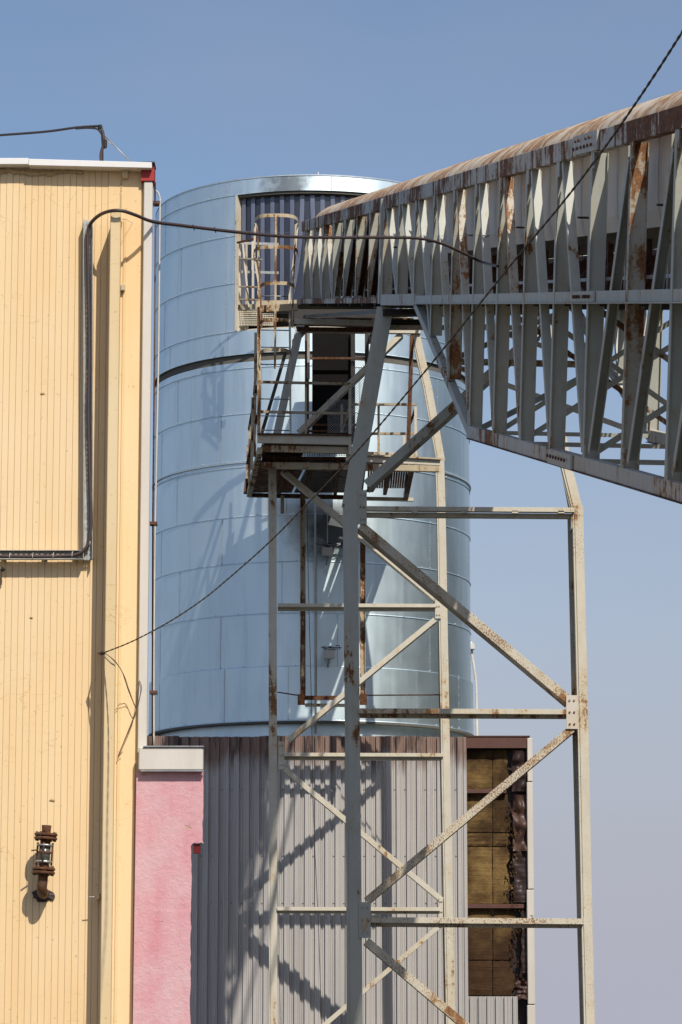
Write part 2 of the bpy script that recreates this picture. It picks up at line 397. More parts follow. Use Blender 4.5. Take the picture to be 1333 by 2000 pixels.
# chipped joint + small block near the top right
MB().box((X(239,360,YW), YW-.05, P(0,350,YW).z), (X(251,360,YW), YW-.006, P(0,334,YW).z)).build('block', 'yellow_dull', yb, bevel=.006)
for (a, b_, y0, y1) in ((237, 245, 558, 570),):
    MB().box((X(a,y0,YW), YW-.05, P(0,y1,YW).z), (X(b_,y0,YW), YW-.006, P(0,y0,YW).z)).build('bracket_stub', 'rust', yb, bevel=.004)
cr = MB(); zz = P(0,352,YW).z
while zz > P(0,412,YW).z:
    xx = X(237, 400, YW) + random.uniform(-.005, .005); h = random.uniform(.02,.05)
    cr.box((xx-.006, YW-.010, zz-h), (xx+.006, YW-.0045, zz)); zz -= h+.004
cr.build('cracked_joint', 'foam', yb, kind='stuff')
# crumbling foam line under the fascia
fm = MB(); k = 0
xx = x_l
while xx < X(158, 340, YW):
    wv = .035*math.sin(xx*13)+.02*math.sin(xx*31)
    rx = random.uniform(.022, .045); rz = random.uniform(.01, .022)
    zc_ = P(0, 338, YW).z + wv*.35 + random.uniform(-.012,.012)
    n8 = 7; vs = [(xx+rx*math.cos(t*2*math.pi/n8)*random.uniform(.8,1.2), YW-.008, zc_+rz*math.sin(t*2*math.pi/n8)*random.uniform(.7,1.3)) for t in range(n8)]
    vs += [(xx, YW-.02-random.uniform(0,.012), zc_+rz*.3)]
    fm.add(vs, [(t, (t+1) % n8, n8) for t in range(n8)])
    xx += rx*random.uniform(.5, 1.0)
fm.build('foam_bead', 'foam', yb, kind='stuff')
# roof fascia (two lengths), red corner cap, white corner trim
zf0, zf1 = P(0, 326, YW-.12).z, P(0, 313, YW-.12).z
xj = X(56, 320, YW-.12); xr = X(297, 320, YW-.12)
MB().box((x_l-1, YW-.12, zf0+.022), (xj, YW+.5, zf1+.02)).build('roof_fascia', 'fascia', yb, bevel=.004)
MB().add([(xj+.001,YW-.125,zf0+.012),(xr,YW-.125,zf0-.012),(xr,YW+.5,zf0-.012),(xj+.001,YW+.5,zf0+.012),
          (xj+.001,YW-.125,zf1+.012),(xr,YW-.125,zf1-.018),(xr,YW+.5,zf1-.018),(xj+.001,YW+.5,zf1+.012)],
         [(0,3,2,1),(4,5,6,7),(0,1,5,4),(1,2,6,5),(2,3,7,6),(3,0,4,7)]).build('roof_fascia', 'fascia', yb, bevel=.004)
MB().box((X(276,340,YW-.06), YW-.062, P(0,353,YW-.06).z), (X(301.5,340,YW-.06), YW+.10, P(0,321,YW-.06).z)).build('corner_cap', 'red', yb)
MB().box((X(262,320,YW-.1)+.02, YW-.1, zf1-.018), (X(302.5,320,YW-.1), YW+.10, zf1-.006)).build('coping', 'black', yb)
MB().box((X(276,900,YW)+.001, YW-.05, P(0,1470,YW-.05).z), (X(301,400,YW-.05)-.012, YW+.02, P(0,354,YW-.05).z)).build('corner_trim', 'white', yb, bevel=.006)
MB().box((X(272,1480,YW-.03), YW-.03, P(0,1486,YW).z), (X(289,1480,YW-.03), YW+.2, P(0,1470,YW).z-.001)).build('trim_end', 'black', yb)
# coarse hanging flap + bracket behind the trim
MB().add([(X(301,360,YW+.3),YW+.3,P(0,354,YW+.3).z),(X(305,360,YW+.3),YW+.3,P(0,356,YW+.3).z),(X(305,385,YW+.3),YW+.3,P(0,390,YW+.3).z),(X(302,385,YW+.3),YW+.3,P(0,405,YW+.3).z)],[(0,1,2,3)]).build('rubber_flap','black',yb)
# ------------------------------------------------------------------ cable tray on the yellow wall
ct = thing('cable_tray', 'perforated grey metal cable tray turning a corner on the yellow wall', 'cable tray', P(180, 1095, YW))
yt = YW-.07
def tray(p0, p1, across, w_, lipd=.05):
    ax = (p1-p0).normalized(); L = (p1-p0).length
    mb = MB(); hw = w_/2
    # bed with slots left open: rails + rungs
    for sgn in (-1, 1):
        a0 = p0+across*sgn*hw; a1 = p1+across*sgn*hw
        mb.beam(a0-YV*lipd/2, a1-YV*lipd/2, .004, lipd, ref=YV)
        b0 = p0+across*sgn*(hw-.012); b1 = p1+across*sgn*(hw-.012)
        mb.beam(b0+YV*.001, b1+YV*.001, .020, .004, ref=YV)
    mb.beam(p0, p1, .018, .004, ref=YV)
    n = int(L/.042)
    for i in range(n):
        c = p0+ax*(i+.5)*L/n
        mb.beam(c-across*(hw-.021), c+across*(hw-.021), .020, .0035, ref=YV)
    return mb
v0, v1 = P(173, 430, yt), P(173, 1094, yt)
tray(v0, v1, XV, .072).build('tray', 'tray', ct)
h0, h1 = P(-40, 1085, yt), P(164.5, 1085, yt)
tray(h0, h1, Z, .070).build('tray', 'tray', ct)
for yy in (440, 560, 700, 840, 980, 1080):
    c = P(172, yy, yt+.035); MB().box((c.x-.04, c.y-.03, c.z-.012), (c.x+.04, c.y+.034, c.z+.012)).build('bracket', 'zinc', ct)
for xx in (10, 90, 150):
    c = P(xx, 1085, yt+.035); MB().box((c.x-.012, c.y-.03, c.z-.04), (c.x+.012, c.y+.034, c.z+.04)).build('bracket', 'zinc', ct)

def smooth(pts, n=8):
    out = []
    P_ = [pts[0]]+list(pts)+[pts[-1]]
    for i in range(1, len(P_)-2):
        a,b,c,d = P_[i-1],P_[i],P_[i+1],P_[i+2]
        for k in range(n):
            t = k/n
            out.append(.5*((2*b)+(c-a)*t+(2*a-5*b+4*c-d)*t*t+(3*b-a-3*c+d)*t**3))
    out.append(pts[-1]); return out
# ------------------------------------------------------------------ gallery frame
G0 = PC(745, 586, 42.8)
D = ray(57, 597).normalized(); LAT = Vector((D.y, -D.x, 0)).normalized(); UP = LAT.cross(D).normalized()
def G(s, w_, h): return G0 + D*s + LAT*w_ + UP*h
BAY = 1.768; GW = 2.15
def K(k): return -k*BAY            # k grows towards the camera
HT, HB = 1.35, -1.48
# power cable: in the tray, over the pilaster, across to the gallery
cabY = YW-.115
pts = [P(-40,1086,cabY), P(60,1087,cabY), P(120,1086,cabY), P(150,1083,cabY), P(170,1068,cabY), P(177,1040,cabY), P(178,1000,cabY), P(175,900,cabY), P(173,800,cabY),
       P(174.5,700,cabY), P(174,620,cabY), P(173,560,cabY), P(172,500,cabY), P(172,455,cabY), P(178,436,cabY-.03), P(195,420,cabY-.14), P(217,412,YW-.38), P(240,412,YW-.39), P(265,420,YW-.3),
       P(300,433,YW-.1), P(360,441,YW+.4), P(460,453,YW+1.4), P(560,462,YW+2.7), P(660,464,YW+3.9), P(760,464,YW+5), P(820,466,YW+5.6), P(860,475,YW+6), P(900,492,YW+6.5), P(940,511,YW+6.9), P(973,520,31.0)]
cable = MB().tube(smooth(pts, 10), .0148, 10).build('power_cable', 'brownrubber')
tag(cable, 'thick brown power cable looping over the pilaster and across to the gallery', 'cable')
cable['kind_note'] = ''
del cable['kind_note']
for (px_, py_, yy) in ((105,1086,cabY),(142,1084,cabY),(65,1087,cabY),(20,1087,cabY),(177,1062,cabY),(173,437,cabY-.01)):
    c = P(px_, py_, yy); MB().tube([c+Vector((-.004,-.001,-.03)), c+Vector((-.002,-.021,0)), c+Vector((.0,-.001,.03))], .0025, 5).build('cable_tie', 'white', cable)
for (px_, py_, yy) in ((379,444.5,YW+.55),(421,449,YW+1.0),(545,461,YW+2.5),(700,463.5,YW+4.3),(790,465,YW+5.3)):
    c = P(px_, py_, yy); MB().tube([c+Vector((-.008,-.02,.02)), c+Vector((.0,-.02,0)), c+Vector((.004,-.01,-.028))], .005, 5).build('cable_tie', 'black', cable)
mw = MB().tube(smooth([P(246,428,YW-.2), P(300,441,YW+.4), P(560,455,YW+3), P(800,461,YW+5.4), P(905,460,YW+6.5), P(960,459.5,YW+6.9)], 8), .0016, 5).build('messenger_wire', 'zinc')
tag(mw, 'thin steel wire strung just above the brown power cable', 'wire')
MB().tube([P(240,428,YW-.02), P(246,428,YW-.2)], .004, 5).build('hook', 'rust', mw)
MB().tube([P(945,459.5,YW+6.8), P(950,464,YW+6.8), P(955,460,YW+6.8)], .006, 5).build('insulator', 'black', mw)

# stay rope with two twisted strands, from the yellow wall up towards the camera
rp = [P(203,1275,YW-.36), P(260,1252,YW-.9), P(330,1215,YW-1.7), P(395,1172,YW-2.4), P(450,1127,YW-3.1), P(520,1065,YW-3.9), P(585,1000,YW-4.7), P(690,890,YW-5.9), P(800,762,YW-7.2), P(900,640,YW-8.3),
      P(1000,515,YW-9.4), P(1100,395,YW-10.4), P(1180,290,YW-11.3), P(1260,175,YW-12.2), P(1333,62,YW-13), P(1420,-80,YW-14.2)]
cl = smooth(rp, 26)
st = thing('stay_rope', 'dark twisted stay rope rising from the yellow wall across to the top right', 'rope', rp[0])
def strand(ph):
    out = []; acc = 0
    for i, p in enumerate(cl):
        t = (cl[min(i+1,len(cl)-1)]-cl[max(i-1,0)]).normalized(); q = t.cross(Z).normalized(); c = t.cross(q)
        if i: acc += (p-cl[i-1]).length
        an = acc*30+ph; out.append(p+(q*math.cos(an)+c*math.sin(an))*.0021)
    return out
# resample finely for the twist
fine = []
for i in range(len(cl)-1):
    nseg = 5
    for k in range(nseg): fine.append(cl[i].lerp(cl[i+1], k/nseg))
cl = fine+[cl[-1]]
for ph in (0, math.pi): MB().tube(strand(ph), .0038, 6).build('strand', 'black', st)
MB().tube([P(192,1276,YW-.01), P(197,1276,YW-.30), P(204,1275,YW-.37)], .006, 6).build('eye_bolt', 'rustbrown', st)
MB().tube([P(196,1276,YW-.28), P(198,1276,YW-.31), P(202,1275.5,YW-.34), P(205,1275,YW-.36)], [.006,.017,.015,.006], 8).build('insulator', 'black', st)
tl = smooth([P(206,1276,YW-.36), P(222,1289,YW-.365), P(238,1310,YW-.30), P(250,1345,YW-.1), P(262,1375,YW-.08), P(266,1386,YW-.07), P(258,1410,YW-.07), P(246,1440,YW-.06), P(233,1472,YW-.05)], 6)
MB().tube(tl, .0032, 5).build('loose_end', 'brownrubber', st)
tl = smooth([P(207,1277,YW-.36), P(226,1292,YW-.365), P(243,1320,YW-.25), P(254,1352,YW-.1), P(267,1382,YW-.08), P(274,1360,YW-.08), P(277,1342,YW-.07), P(272,1330,YW-.06), P(271,1352,YW-.07), P(266,1386,YW-.07), P(261,1405,YW-.07), P(240,1455,YW-.06), P(231,1478,YW-.05), P(240,1468,YW-.05)], 6)
MB().tube(tl, .0028, 5).build('loose_end', 'brownrubber', st)
# small eye bracket lower down in the pilaster's shade
eb = MB().tube([P(174,1752,YW-.16), P(200,1751,YW-.16)], .004, 6).build('wall_pin', 'white', None); tag(eb, 'short pale metal pin sticking out beside the pilaster low on the wall', 'pin')
MB().box((P(190,1751,YW).x, YW-.18, P(0,1757,YW).z), (P(197,1751,YW).x, YW+.004, P(0,1746,YW).z)).build('plate', 'yellow_dull', eb)
# ------------------------------------------------------------------ sight-glass pipe
sg = thing('sight_glass_pipe', 'rusty flanged pipe elbow with sight glass on the yellow wall', 'pipe', P(85, 1735, YW))
yc = YW-.21
def lathe(name, mat, prof, c, n=20, axis=Z, parent=None):
    q = axis.orthogonal().normalized(); r_ = axis.cross(q); mb = MB(); vs = []
    for (r, h) in prof:
        for k in range(n):
            an = 2*math.pi*k/n; vs.append(c+axis*h+(q*math.cos(an)+r_*math.sin(an))*r)
    fs = []
    for i in range(len(prof)-1):
        for k in range(n): fs.append((i*n+k, i*n+(k+1)%n, (i+1)*n+(k+1)%n, (i+1)*n+k))
    fs += [tuple(range(n-1,-1,-1)), tuple((len(prof)-1)*n+k for k in range(n))]
    mb.add(vs, fs, False); return mb.build(name, mat, parent)
def zpy(py): return P(88, py, yc).z
def cxp(py): return P(90-(py-1635)*.075, py, yc).x
tiltax = (Vector((cxp(1612), yc, zpy(1612)))-Vector((cxp(1700), yc, zpy(1700)))).normalized()
def along(py): return Vector((cxp(py), yc, zpy(py)))
pm = MB().tube([along(1632), along(1622), along(1612)], [.036,.036,.040], 14); pm.build('stub_pipe', 'rustbrown', sg)
def flange(py, r=.093, t=.013):
    f = lathe('flange', 'rustbrown', [(r*.93,-t),(r,-t*.5),(r,t*.5),(r*.93,t)], along(py), 24, tiltax, sg)
    q = tiltax.orthogonal().normalized(); r_ = tiltax.cross(q)
    return q, r_
for py in (1630, 1637.5, 1697, 1704.5): q, r_ = flange(py, .092 if py < 1680 else .094, .0115)
for (pa, pb) in ((1625, 1643), (1691, 1710)):
    for k in range(8):
        an = k*math.pi/4+.3; off = (q*math.cos(an)+r_*math.sin(an))*.076
        MB().tube([along(pb)+off, along(pa)+off], .010, 6).build('bolt', 'rustbrown', sg)
MB().tube([along(1648), along(1640)], .042, 14).build('neck', 'rustbrown', sg)
MB().tube([along(1697), along(1686)], .040, 14).build('neck', 'rustbrown', sg)
lathe('glass_ring', 'zinc', [(.066,-.008),(.07,0),(.066,.008)], along(1651), 20, tiltax, sg)
lathe('glass_ring', 'zinc', [(.062,-.009),(.066,0),(.062,.009)], along(1683), 20, tiltax, sg)
MB().tube([along(1682), along(1652)], .046, 16).build('glass_tube', 'glass', sg)
for k in range(4):
    an = k*math.pi/2+.7; off = (q*math.cos(an)+r_*math.sin(an))*.060
    MB().tube([along(1690)+off, along(1646)+off], .0085, 6).build('tie_rod', 'rustbrown', sg)
lathe('clamp_band', 'rustbrown', [(.054,-.008),(.056,0),(.054,.008)], along(1665), 18, tiltax, sg)
e0 = along(1708); e1 = along(1722)
el = smooth([e0, e1, along(1733)+Vector((-.002,.01,0)), along(1741)+Vector((0,.05,0)), along(1744)+Vector((0,.11,.0)), along(1744)+Vector((0,.20,.0))], 6)
MB().tube(el, .041, 16).build('elbow_pipe', 'rustbrown', sg)
ph = MB(); c = P(86, 1748, YW-.004); vs = [c+Vector((math.cos(t*.35)*(.085+random.uniform(-.018,.02)), random.uniform(-.012,-.002), math.sin(t*.35)*(.055+random.uniform(-.012,.018)))) for t in range(18)]
ph.add(vs+[c+Vector((0,-.02,0))], [(t,(t+1)%18,18) for t in range(18)]); ph.build('wall_hole_collar', 'burnt_dark', sg)
MB().tube([along(1660)+Vector((-.05,-.03,0)), along(1661)+Vector((-.10,-.06,-.005))], .006, 6).build('handle', 'rustbrown', sg)
# spigot at the left edge under the tray
sp2 = thing('wall_bolt', 'small dark rusty bolt fitting under the tray at the left edge of the wall', 'fitting', P(2, 1112, YW))
lathe('knob', 'black', [(.008,-.03),(.019,-.02),(.019,.012),(.008,.02)], P(6, 1112, YW-.09), 12, YV, sp2)
MB().tube([P(-8,1106,YW-.08), P(3,1112,YW-.06), P(2,1142,YW-.02)], .010, 7).build('hook', 'rust', sp2)
# ------------------------------------------------------------------ roof mast and cable
rm = thing('roof_mast', 'dark cable mast with strut standing on the yellow building roof', 'mast', P(198, 316, YW+.3))
ym = YW+.25
MB().tube(smooth([P(198,318,ym), P(198,300,ym), P(203,280,ym), P(202,262,ym), P(196,245,ym)], 5), .013, 7).build('pole', 'brownrubber', rm)
MB().tube(smooth([P(201,318,ym), P(201,295,ym), P(199,262,ym)], 4), .007, 6).build('pole', 'black', rm)
MB().tube([P(202,262,ym), P(225,285,ym), P(256,317,ym-.1)], .006, 6).build('strut', 'zinc', rm)
MB().tube(smooth([P(206,276,ym), P(212,276,ym), P(219,283,ym)], 4), .004, 5).build('strut', 'zinc', rm)
lathe('clamp', 'black', [(.01,-.04),(.018,-.03),(.018,.03),(.01,.04)], P(205.5,281,ym), 8, Z, rm)
lathe('clamp', 'black', [(.012,-.02),(.02,-.01),(.02,.01),(.01,.02)], P(196,248,ym), 8, Z, rm)
c2 = MB().tube(smooth([P(196,246,ym), P(150,249,ym), P(80,258,ym), P(-60,268,ym)], 8), .0105, 7).build('overhead_cable', 'black'); tag(c2, 'black overhead cable running left from the roof mast over the yellow building', 'cable')
MB().tube(smooth([P(199,262,ym), P(190,252,ym), P(170,250,ym), P(148,251.5,ym)], 6), .008, 6).build('tail', 'black', c2)
# conduit beside the corner trim
cdt = thing('downpipe', 'thin pale conduit dropping behind the white corner trim of the yellow building', 'pipe', P(303, 1455, YW+.5))
yd = YW+.45
MB().tube(smooth([P(303,372,yd),P(309,376,yd),P(313,388,yd),P(313,400,yd),P(312,500,yd),P(310,700,yd),P(306,900,yd),P(303,1060,yd),P(301,1300,yd),P(301,1460,yd)],5), .0075, 8).build('conduit', 'pipe', cdt)
MB().tube([P(304,430,yd+.05),P(302,700,yd+.05),P(299,1000,yd+.05),P(298,1460,yd+.05)], .007, 6).build('conduit', 'rustbrown', cdt)
for py in (396, 1022, 1352): 
    c = P(306 if py<900 else 300, py, yd); MB().box((c.x-.03,c.y-.02,c.z-.012),(c.x+.03,c.y+.08,c.z+.012)).build('bracket','burnt',cdt)
# ------------------------------------------------------------------ pink building
YP = YW-.09
pk = thing('pink_building', 'low pink stucco wall with white fascia between yellow building and grey shed', 'building', P(330, 2000, YP))
xl = P(266,1600,YP).x; xr1 = P(397,1560,YP).x; xr2 = P(373.5,1800,YP).x
zt = P(0,1507,YP).z; zn = P(0,1648,YP).z
# stucco face with a rough outline
out = [(xl-.012,0),(xr2,0)]
zz = 0.0
while zz < zn-.03:
    out.append((xr2+random.uniform(-.006,.004), zz+.02)); zz += .05
out += [(xr2+.005,zn),(xr2+.03,zn+.01),(xr2+.045,zn+.0)]
zz = zn+.02
for t in range(6): out.append((xr2+.05+t*.009, zn+random.uniform(0,.012)))
zz = zn+.03
while zz < zt-.03:
    out.append((xr1+random.uniform(-.006,.004), zz)); zz += .045
out += [(xr1,zt),(xl,zt)]
mb = MB(); nn = len(out)
mb.add([(x_,YP,z_) for x_,z_ in out]+[(x_,YP+.075,z_) for x_,z_ in out], [tuple(range(nn))]+[(i,nn+i,nn+(i+1)%nn,(i+1)%nn) for i in range(nn)]+[tuple(range(2*nn-1,nn-1,-1))])
mb.build('wall', 'pink', pk)
MB().box((xr2+.012, YP+.02, zn-.075), (xr1-.02, YP+.07, zn-.002)).build('reveal', 'darkred', pk)
MB().box((xl-.3, YP+.4, 0), (xr2-.28, YP+3, zt-.02)).build('rear_wall', 'concrete', pk)
MB().box((P(271,1480,YP-.06).x, YP-.06, P(0,1504,YP-.06).z), (P(397,1480,YP-.06).x, YP+.06, P(0,1459,YP-.06).z)).build('fascia', 'white', pk, bevel=.008)
MB().box((P(280,1480,YP-.07).x, YP-.075, P(0,1459,YP-.07).z+.001), (P(398,1480,YP-.07).x, YP+.06, P(0,1456.5,YP-.07).z)).build('drip_edge', 'zinc', pk)
MB().box((P(275,1480,YP-.07).x, YP-.068, P(0,1506.5,YP-.07).z), (P(399,1480,YP-.07).x, YP-.03, P(0,1504,YP-.07).z-.001)).build('drip_edge', 'zinc', pk)
# ------------------------------------------------------------------ grey shed
YM = 58.2
ms = thing('grey_shed', 'grey profiled metal shed with torn cladding and exposed brown insulation at its right end', 'building', P(660, 2030, YM))
zmt = P(600,1438,YM).z
x0 = P(270,1500,YM).x; x1 = P(905,1500,YM).x
per = (x1-x0)/32.0
prof = [(0,0),(.07,.012),(.13,.012),(.20,0),(.40,0),(.44,-.055),(.60,-.055),(.64,-.047),(.78,-.047),(.82,-.055),(.95,-.055)]
# each rib-wide strip repeats; a sheet carries four
def clad_sheet(xa, n, zlo, zhi, mat='clad', ybase=YM, p=per):
    mb = MB(); xs = []
    for i in range(n):
        for (fx, dy) in prof: xs.append((xa+(i+fx)*p, ybase+dy+.03))
    xs.append((xa+n*p, ybase+.03))
    vs = [(a, b, zlo) for a, b in xs]+[(a, b, zhi) for a, b in xs]; n2 = len(xs)
    mb.add(vs, [(i,i+1,n2+i+1,n2+i) for i in range(n2-1)])
    return mb.build('cladding_sheet', mat, ms)
for i in range(8):
    clad_sheet(x0+i*4*per, 4, 0, zmt+random.uniform(-.012,.012), ybase=YM+random.uniform(-.003,.003))
xe = P(1031,1500,YM).x
z_open0 = P(0,1946,YM).z
clad_sheet(P(911,1960,YM).x, 6, 0, z_open0, p=(P(1012,1960,YM).x-P(911,1960,YM).x)/6)
MB().box((x1+.0, YM-.01, P(0,2030,YM).z-.2), (P(912,1500,YM).x, YM+.10, zmt-.02)).build('jamb_strip', 'clad', ms, bevel=.01)
MB().box((P(912,1500,YM).x+.001, YM-.012, P(0,1461,YM).z), (xe, YM+.10, zmt-.005)).build('top_flashing', 'burnt', ms)
MB().box((P(912,1450,YM).x, YM-.03, zmt-.008), (xe+.05, YM+.3, zmt+.01)).build('coping', 'burnt', ms)
# backing and boards
MB().box((P(905,1500,YM).x, YM+.30, .2), (xe, YM+.34, zmt-.05)).build('backing', 'burnt_dark', ms)
cols = [(906,911),(911.5,963),(964.5,996)]
rows = [(1463,1540),(1550,1624),(1626,1651),(1653,1764),(1775,1874),(1876,1944)]
for (ya, yb2) in rows:
    for ci, (xa, xb2) in enumerate(cols):
        if ci == 2 and ya > 1700: xb2 = 1004
        dy = random.uniform(-.015,.015)
        a = P(xa,(ya+yb2)/2,YM); b_ = P(xb2,(ya+yb2)/2,YM)
        mb = MB(); nx, nz_ = 5, 6; vs = []
        for j in range(nz_+1):
            for i in range(nx+1):
                X_ = a.x+(b_.x-a.x)*i/nx; Z_ = P(0,yb2,YM).z+(P(0,ya,YM).z-P(0,yb2,YM).z)*j/nz_
                edge = i in (0,nx) or j in (0,nz_)
                if ci == 2 and i == nx: X_ += random.uniform(-.06,.05)
                vs.append((X_+ (random.uniform(-.004,.004) if edge else 0), YM+.16+dy+random.uniform(-.008,.008)+(.02 if edge else 0), Z_))
        fs = [(j*(nx+1)+i, j*(nx+1)+i+1, (j+1)*(nx+1)+i+1, (j+1)*(nx+1)+i) for j in range(nz_) for i in range(nx)]
        mb.add(vs, fs); mb.build('insulation_board', 'wool', ms)
for (ya, yb2, xr_) in ((1541,1549,990),(1765.5,1774,1024)):
    MB().box((P(906,ya,YM).x, YM+.04, P(0,yb2,YM).z), (P(xr_,ya,YM).x, YM+.14, P(0,ya,YM).z)).build('purlin', 'burnt', ms, bevel=.006)
# torn, crumpled sheets hanging at the right edge
def crumple(xa, xb2, ya, yb2, yoff, seed, mat, amp=.09, ripple=0):
    mb = MB(); nx, nz_ = 8, 26; vs = []
    for j in range(nz_+1):
        for i in range(nx+1):
            u, v = i/nx, j/nz_
            pxl = xa+(xb2-xa)*u; 
            q = noise.noise(Vector((u*2.2+seed, v*4.5, seed)))
            pxl += (1-u)*5*noise.noise(Vector((seed, v*5, 2)))
            p = P(pxl, ya+(yb2-ya)*v, YM)
            vs.append((p.x, YM+yoff+amp*q+(1-u)*.02+ripple*math.sin(v*60), p.z))
    fs = [(j*(nx+1)+i, j*(nx+1)+i+1, (j+1)*(nx+1)+i+1, (j+1)*(nx+1)+i) for j in range(nz_) for i in range(nx)]
    mb.add(vs, fs, True); return mb.build('torn_sheet', mat, ms)
crumple(1000,1030,1466,1545,.04,1.3,'burnt_dark',.14)
crumple(1003,1030,1552,1662,.03,5.1,'charred',.14)
crumple(1004,1030,1662,1762,.05,7.7,'burnt_dark',.05,.008)
crumple(1019,1030,1780,1900,.06,9.2,'burnt_dark',.05,.010)
crumple(1008,1031,1915,1952,-.02,3.2,'charred',.12)
crumple(1028,1042,1788,1797,-.05,4.2,'burnt_dark',.03)
# ragged wool clumps along the torn edge
wc = MB()
for i in range(260):
    py = random.uniform(1560,1925); px_ = (1001 if py < 1765 else 1008)+random.uniform(-7,9)+6*math.sin(py*.05)
    c = P(px_, py, YM+random.uniform(.04,.15)); r0 = random.uniform(.012,.034)
    vs = [c+Vector((random.uniform(-1,1)*r0, random.uniform(-1,1)*r0, random.uniform(-1.4,1.4)*r0)) for _ in range(5)]
    wc.add(vs, [(0,1,2),(0,2,3),(0,3,4),(1,2,4),(1,4,3)])
wc.build('torn_wool', 'wool', ms, kind='stuff')
# corner trim in lengths
for (ya, yb2) in ((1442,1527),(1528,1737),(1738,1962),(1963,2030)):
    MB().box((P(1030.5,(ya+yb2)/2,YM-.04).x, YM-.05, P(0,yb2,YM).z+.004), (P(1041,1600,YM-.04).x+.01, YM+.12, P(0,ya,YM).z)).build('corner_trim', 'white', ms, bevel=.01)
MB().box((xe+.02, YM+.121, 0), (xe+.09, YM+9, zmt-.02)).build('side_wall', 'clad', ms)
MB().box((x0, YM+.35, zmt-.14), (xe+.02, YM+9, zmt-.06)).build('roof', 'zinc', ms)
MB().box((x0-.1, YM+.05, 0), (x0-.02, YM+9, zmt-.02)).build('side_wall', 'clad', ms)
# sheet screws / dents
sc_ = MB()
for i in range(32):
    for py in (1542, 1764, 1672):
        if random.random() < .75:
            c = P(0,py,YM); X_ = x0+(i+.25)*per
            sc_.add([(X_+.016*math.cos(t*1.05), YM+.03-.006*(1), c.z+random.uniform(0,0)+.016*math.sin(t*1.05)) for t in range(6)]+[(X_,YM+.012,c.z)], [(t,(t+1)%6,6) for t in range(6)])
sc_.build('sheet_screw', 'zinc', ms, kind='stuff')
# ------------------------------------------------------------------ silo
YS = 61.9; RS = 3.235
SC = Vector((P(609,1000,YS).x, YS, 0))
silo = thing('silo', 'round galvanised steel silo with riveted sheet bands behind the tower', 'silo', SC)
YF_S = YS-RS
def zs(py): return P(609, py, YF_S).z
levels = [343, 372, 452, 545, 640, 684, 'gap', 697, 712, 803, 896, 908, 1005, 1097, 1198, 1302, 1408]
def th(px, py): # angle of a front point
    # iterate intersection with cylinder
    r = ray(px, py); # |EYE + r t - SC|_xy = RS
    a = r.x**2+r.y**2; bx, by = EYE.x-SC.x, EYE.y-SC.y
    b = 2*(r.x*bx+r.y*by); c = bx*bx+by*by-RS**2; dsc = b*b-4*a*c
    if dsc < 0: return math.pi/2*(1 if px > 609 else -1)
    t = (-b-math.sqrt(dsc))/(2*a); x_, y_ = EYE.x+r.x*t-SC.x, EYE.y+r.y*t-SC.y
    return math.atan2(x_, -y_)
def cyl(theta, r, z): return (SC.x+r*math.sin(theta), SC.y-r*math.cos(theta), z)
def sheet(t0, t1, z0, z1, r, name='sheet', mat='silo', lap=.014, wave=.0):
    n = max(2, int(abs(t1-t0)/.045)); mb = MB(); vs = []
    rows_ = [(z1, r), (z0+.02, r+.003), (z0+.004, r+lap), (z0, r+lap), (z0-.001, r-.02)]
    for (zz_, rr) in rows_:
        for i in range(n+1): vs.append(cyl(t0+(t1-t0)*i/n, rr, zz_))
    fs = []
    for j in range(len(rows_)-1):
        for i in range(n): fs.append(((j+1)*(n+1)+i, (j+1)*(n+1)+i+1, j*(n+1)+i+1, j*(n+1)+i))
    mb.add(vs, fs, True)
    o = mb.build(name, mat, silo)
    md = o.modifiers.new('edge', 'EDGE_SPLIT'); md.split_angle = R(30)
    return o
tO0, tO1 = th(459, 500), th(800, 500)          # opening
offs = {343:0, 372:435, 452:0, 545:352, 640:0, 701:1, 714:0, 803:0, 896:0, 908:0, 1005:0, 1097:0, 1198:0, 1302:0}
seams = {372:[443], 452:[355,443], 545:[443], 640:[333,430,446], 343:[443, 648], 684:[], 701:[430], 714:[348], 803:[432], 896:[431], 908:[346, 560, 860], 1005:[434, 640, 840], 1097:[351,551,790], 1198:[431,660], 1302:[441,564,812,892]}
riv = MB(); stp = MB()
def rivet(theta, z, r=RS):
    c = Vector(cyl(theta, r+.003, z)); nrm = Vector((math.sin(theta), -math.cos(theta), 0)); q = nrm.cross(Z)
    rr = .011
    riv.add([c+(q*math.cos(k*1.2566)+Z*math.sin(k*1.2566))*rr for k in range(5)]+[c+nrm*.012], [(k,(k+1)%5,5) for k in range(5)])
lv = [343,372,452,545,640,686]; lv2 = [701,714,803,896,908,1005,1097,1198,1302,1408]
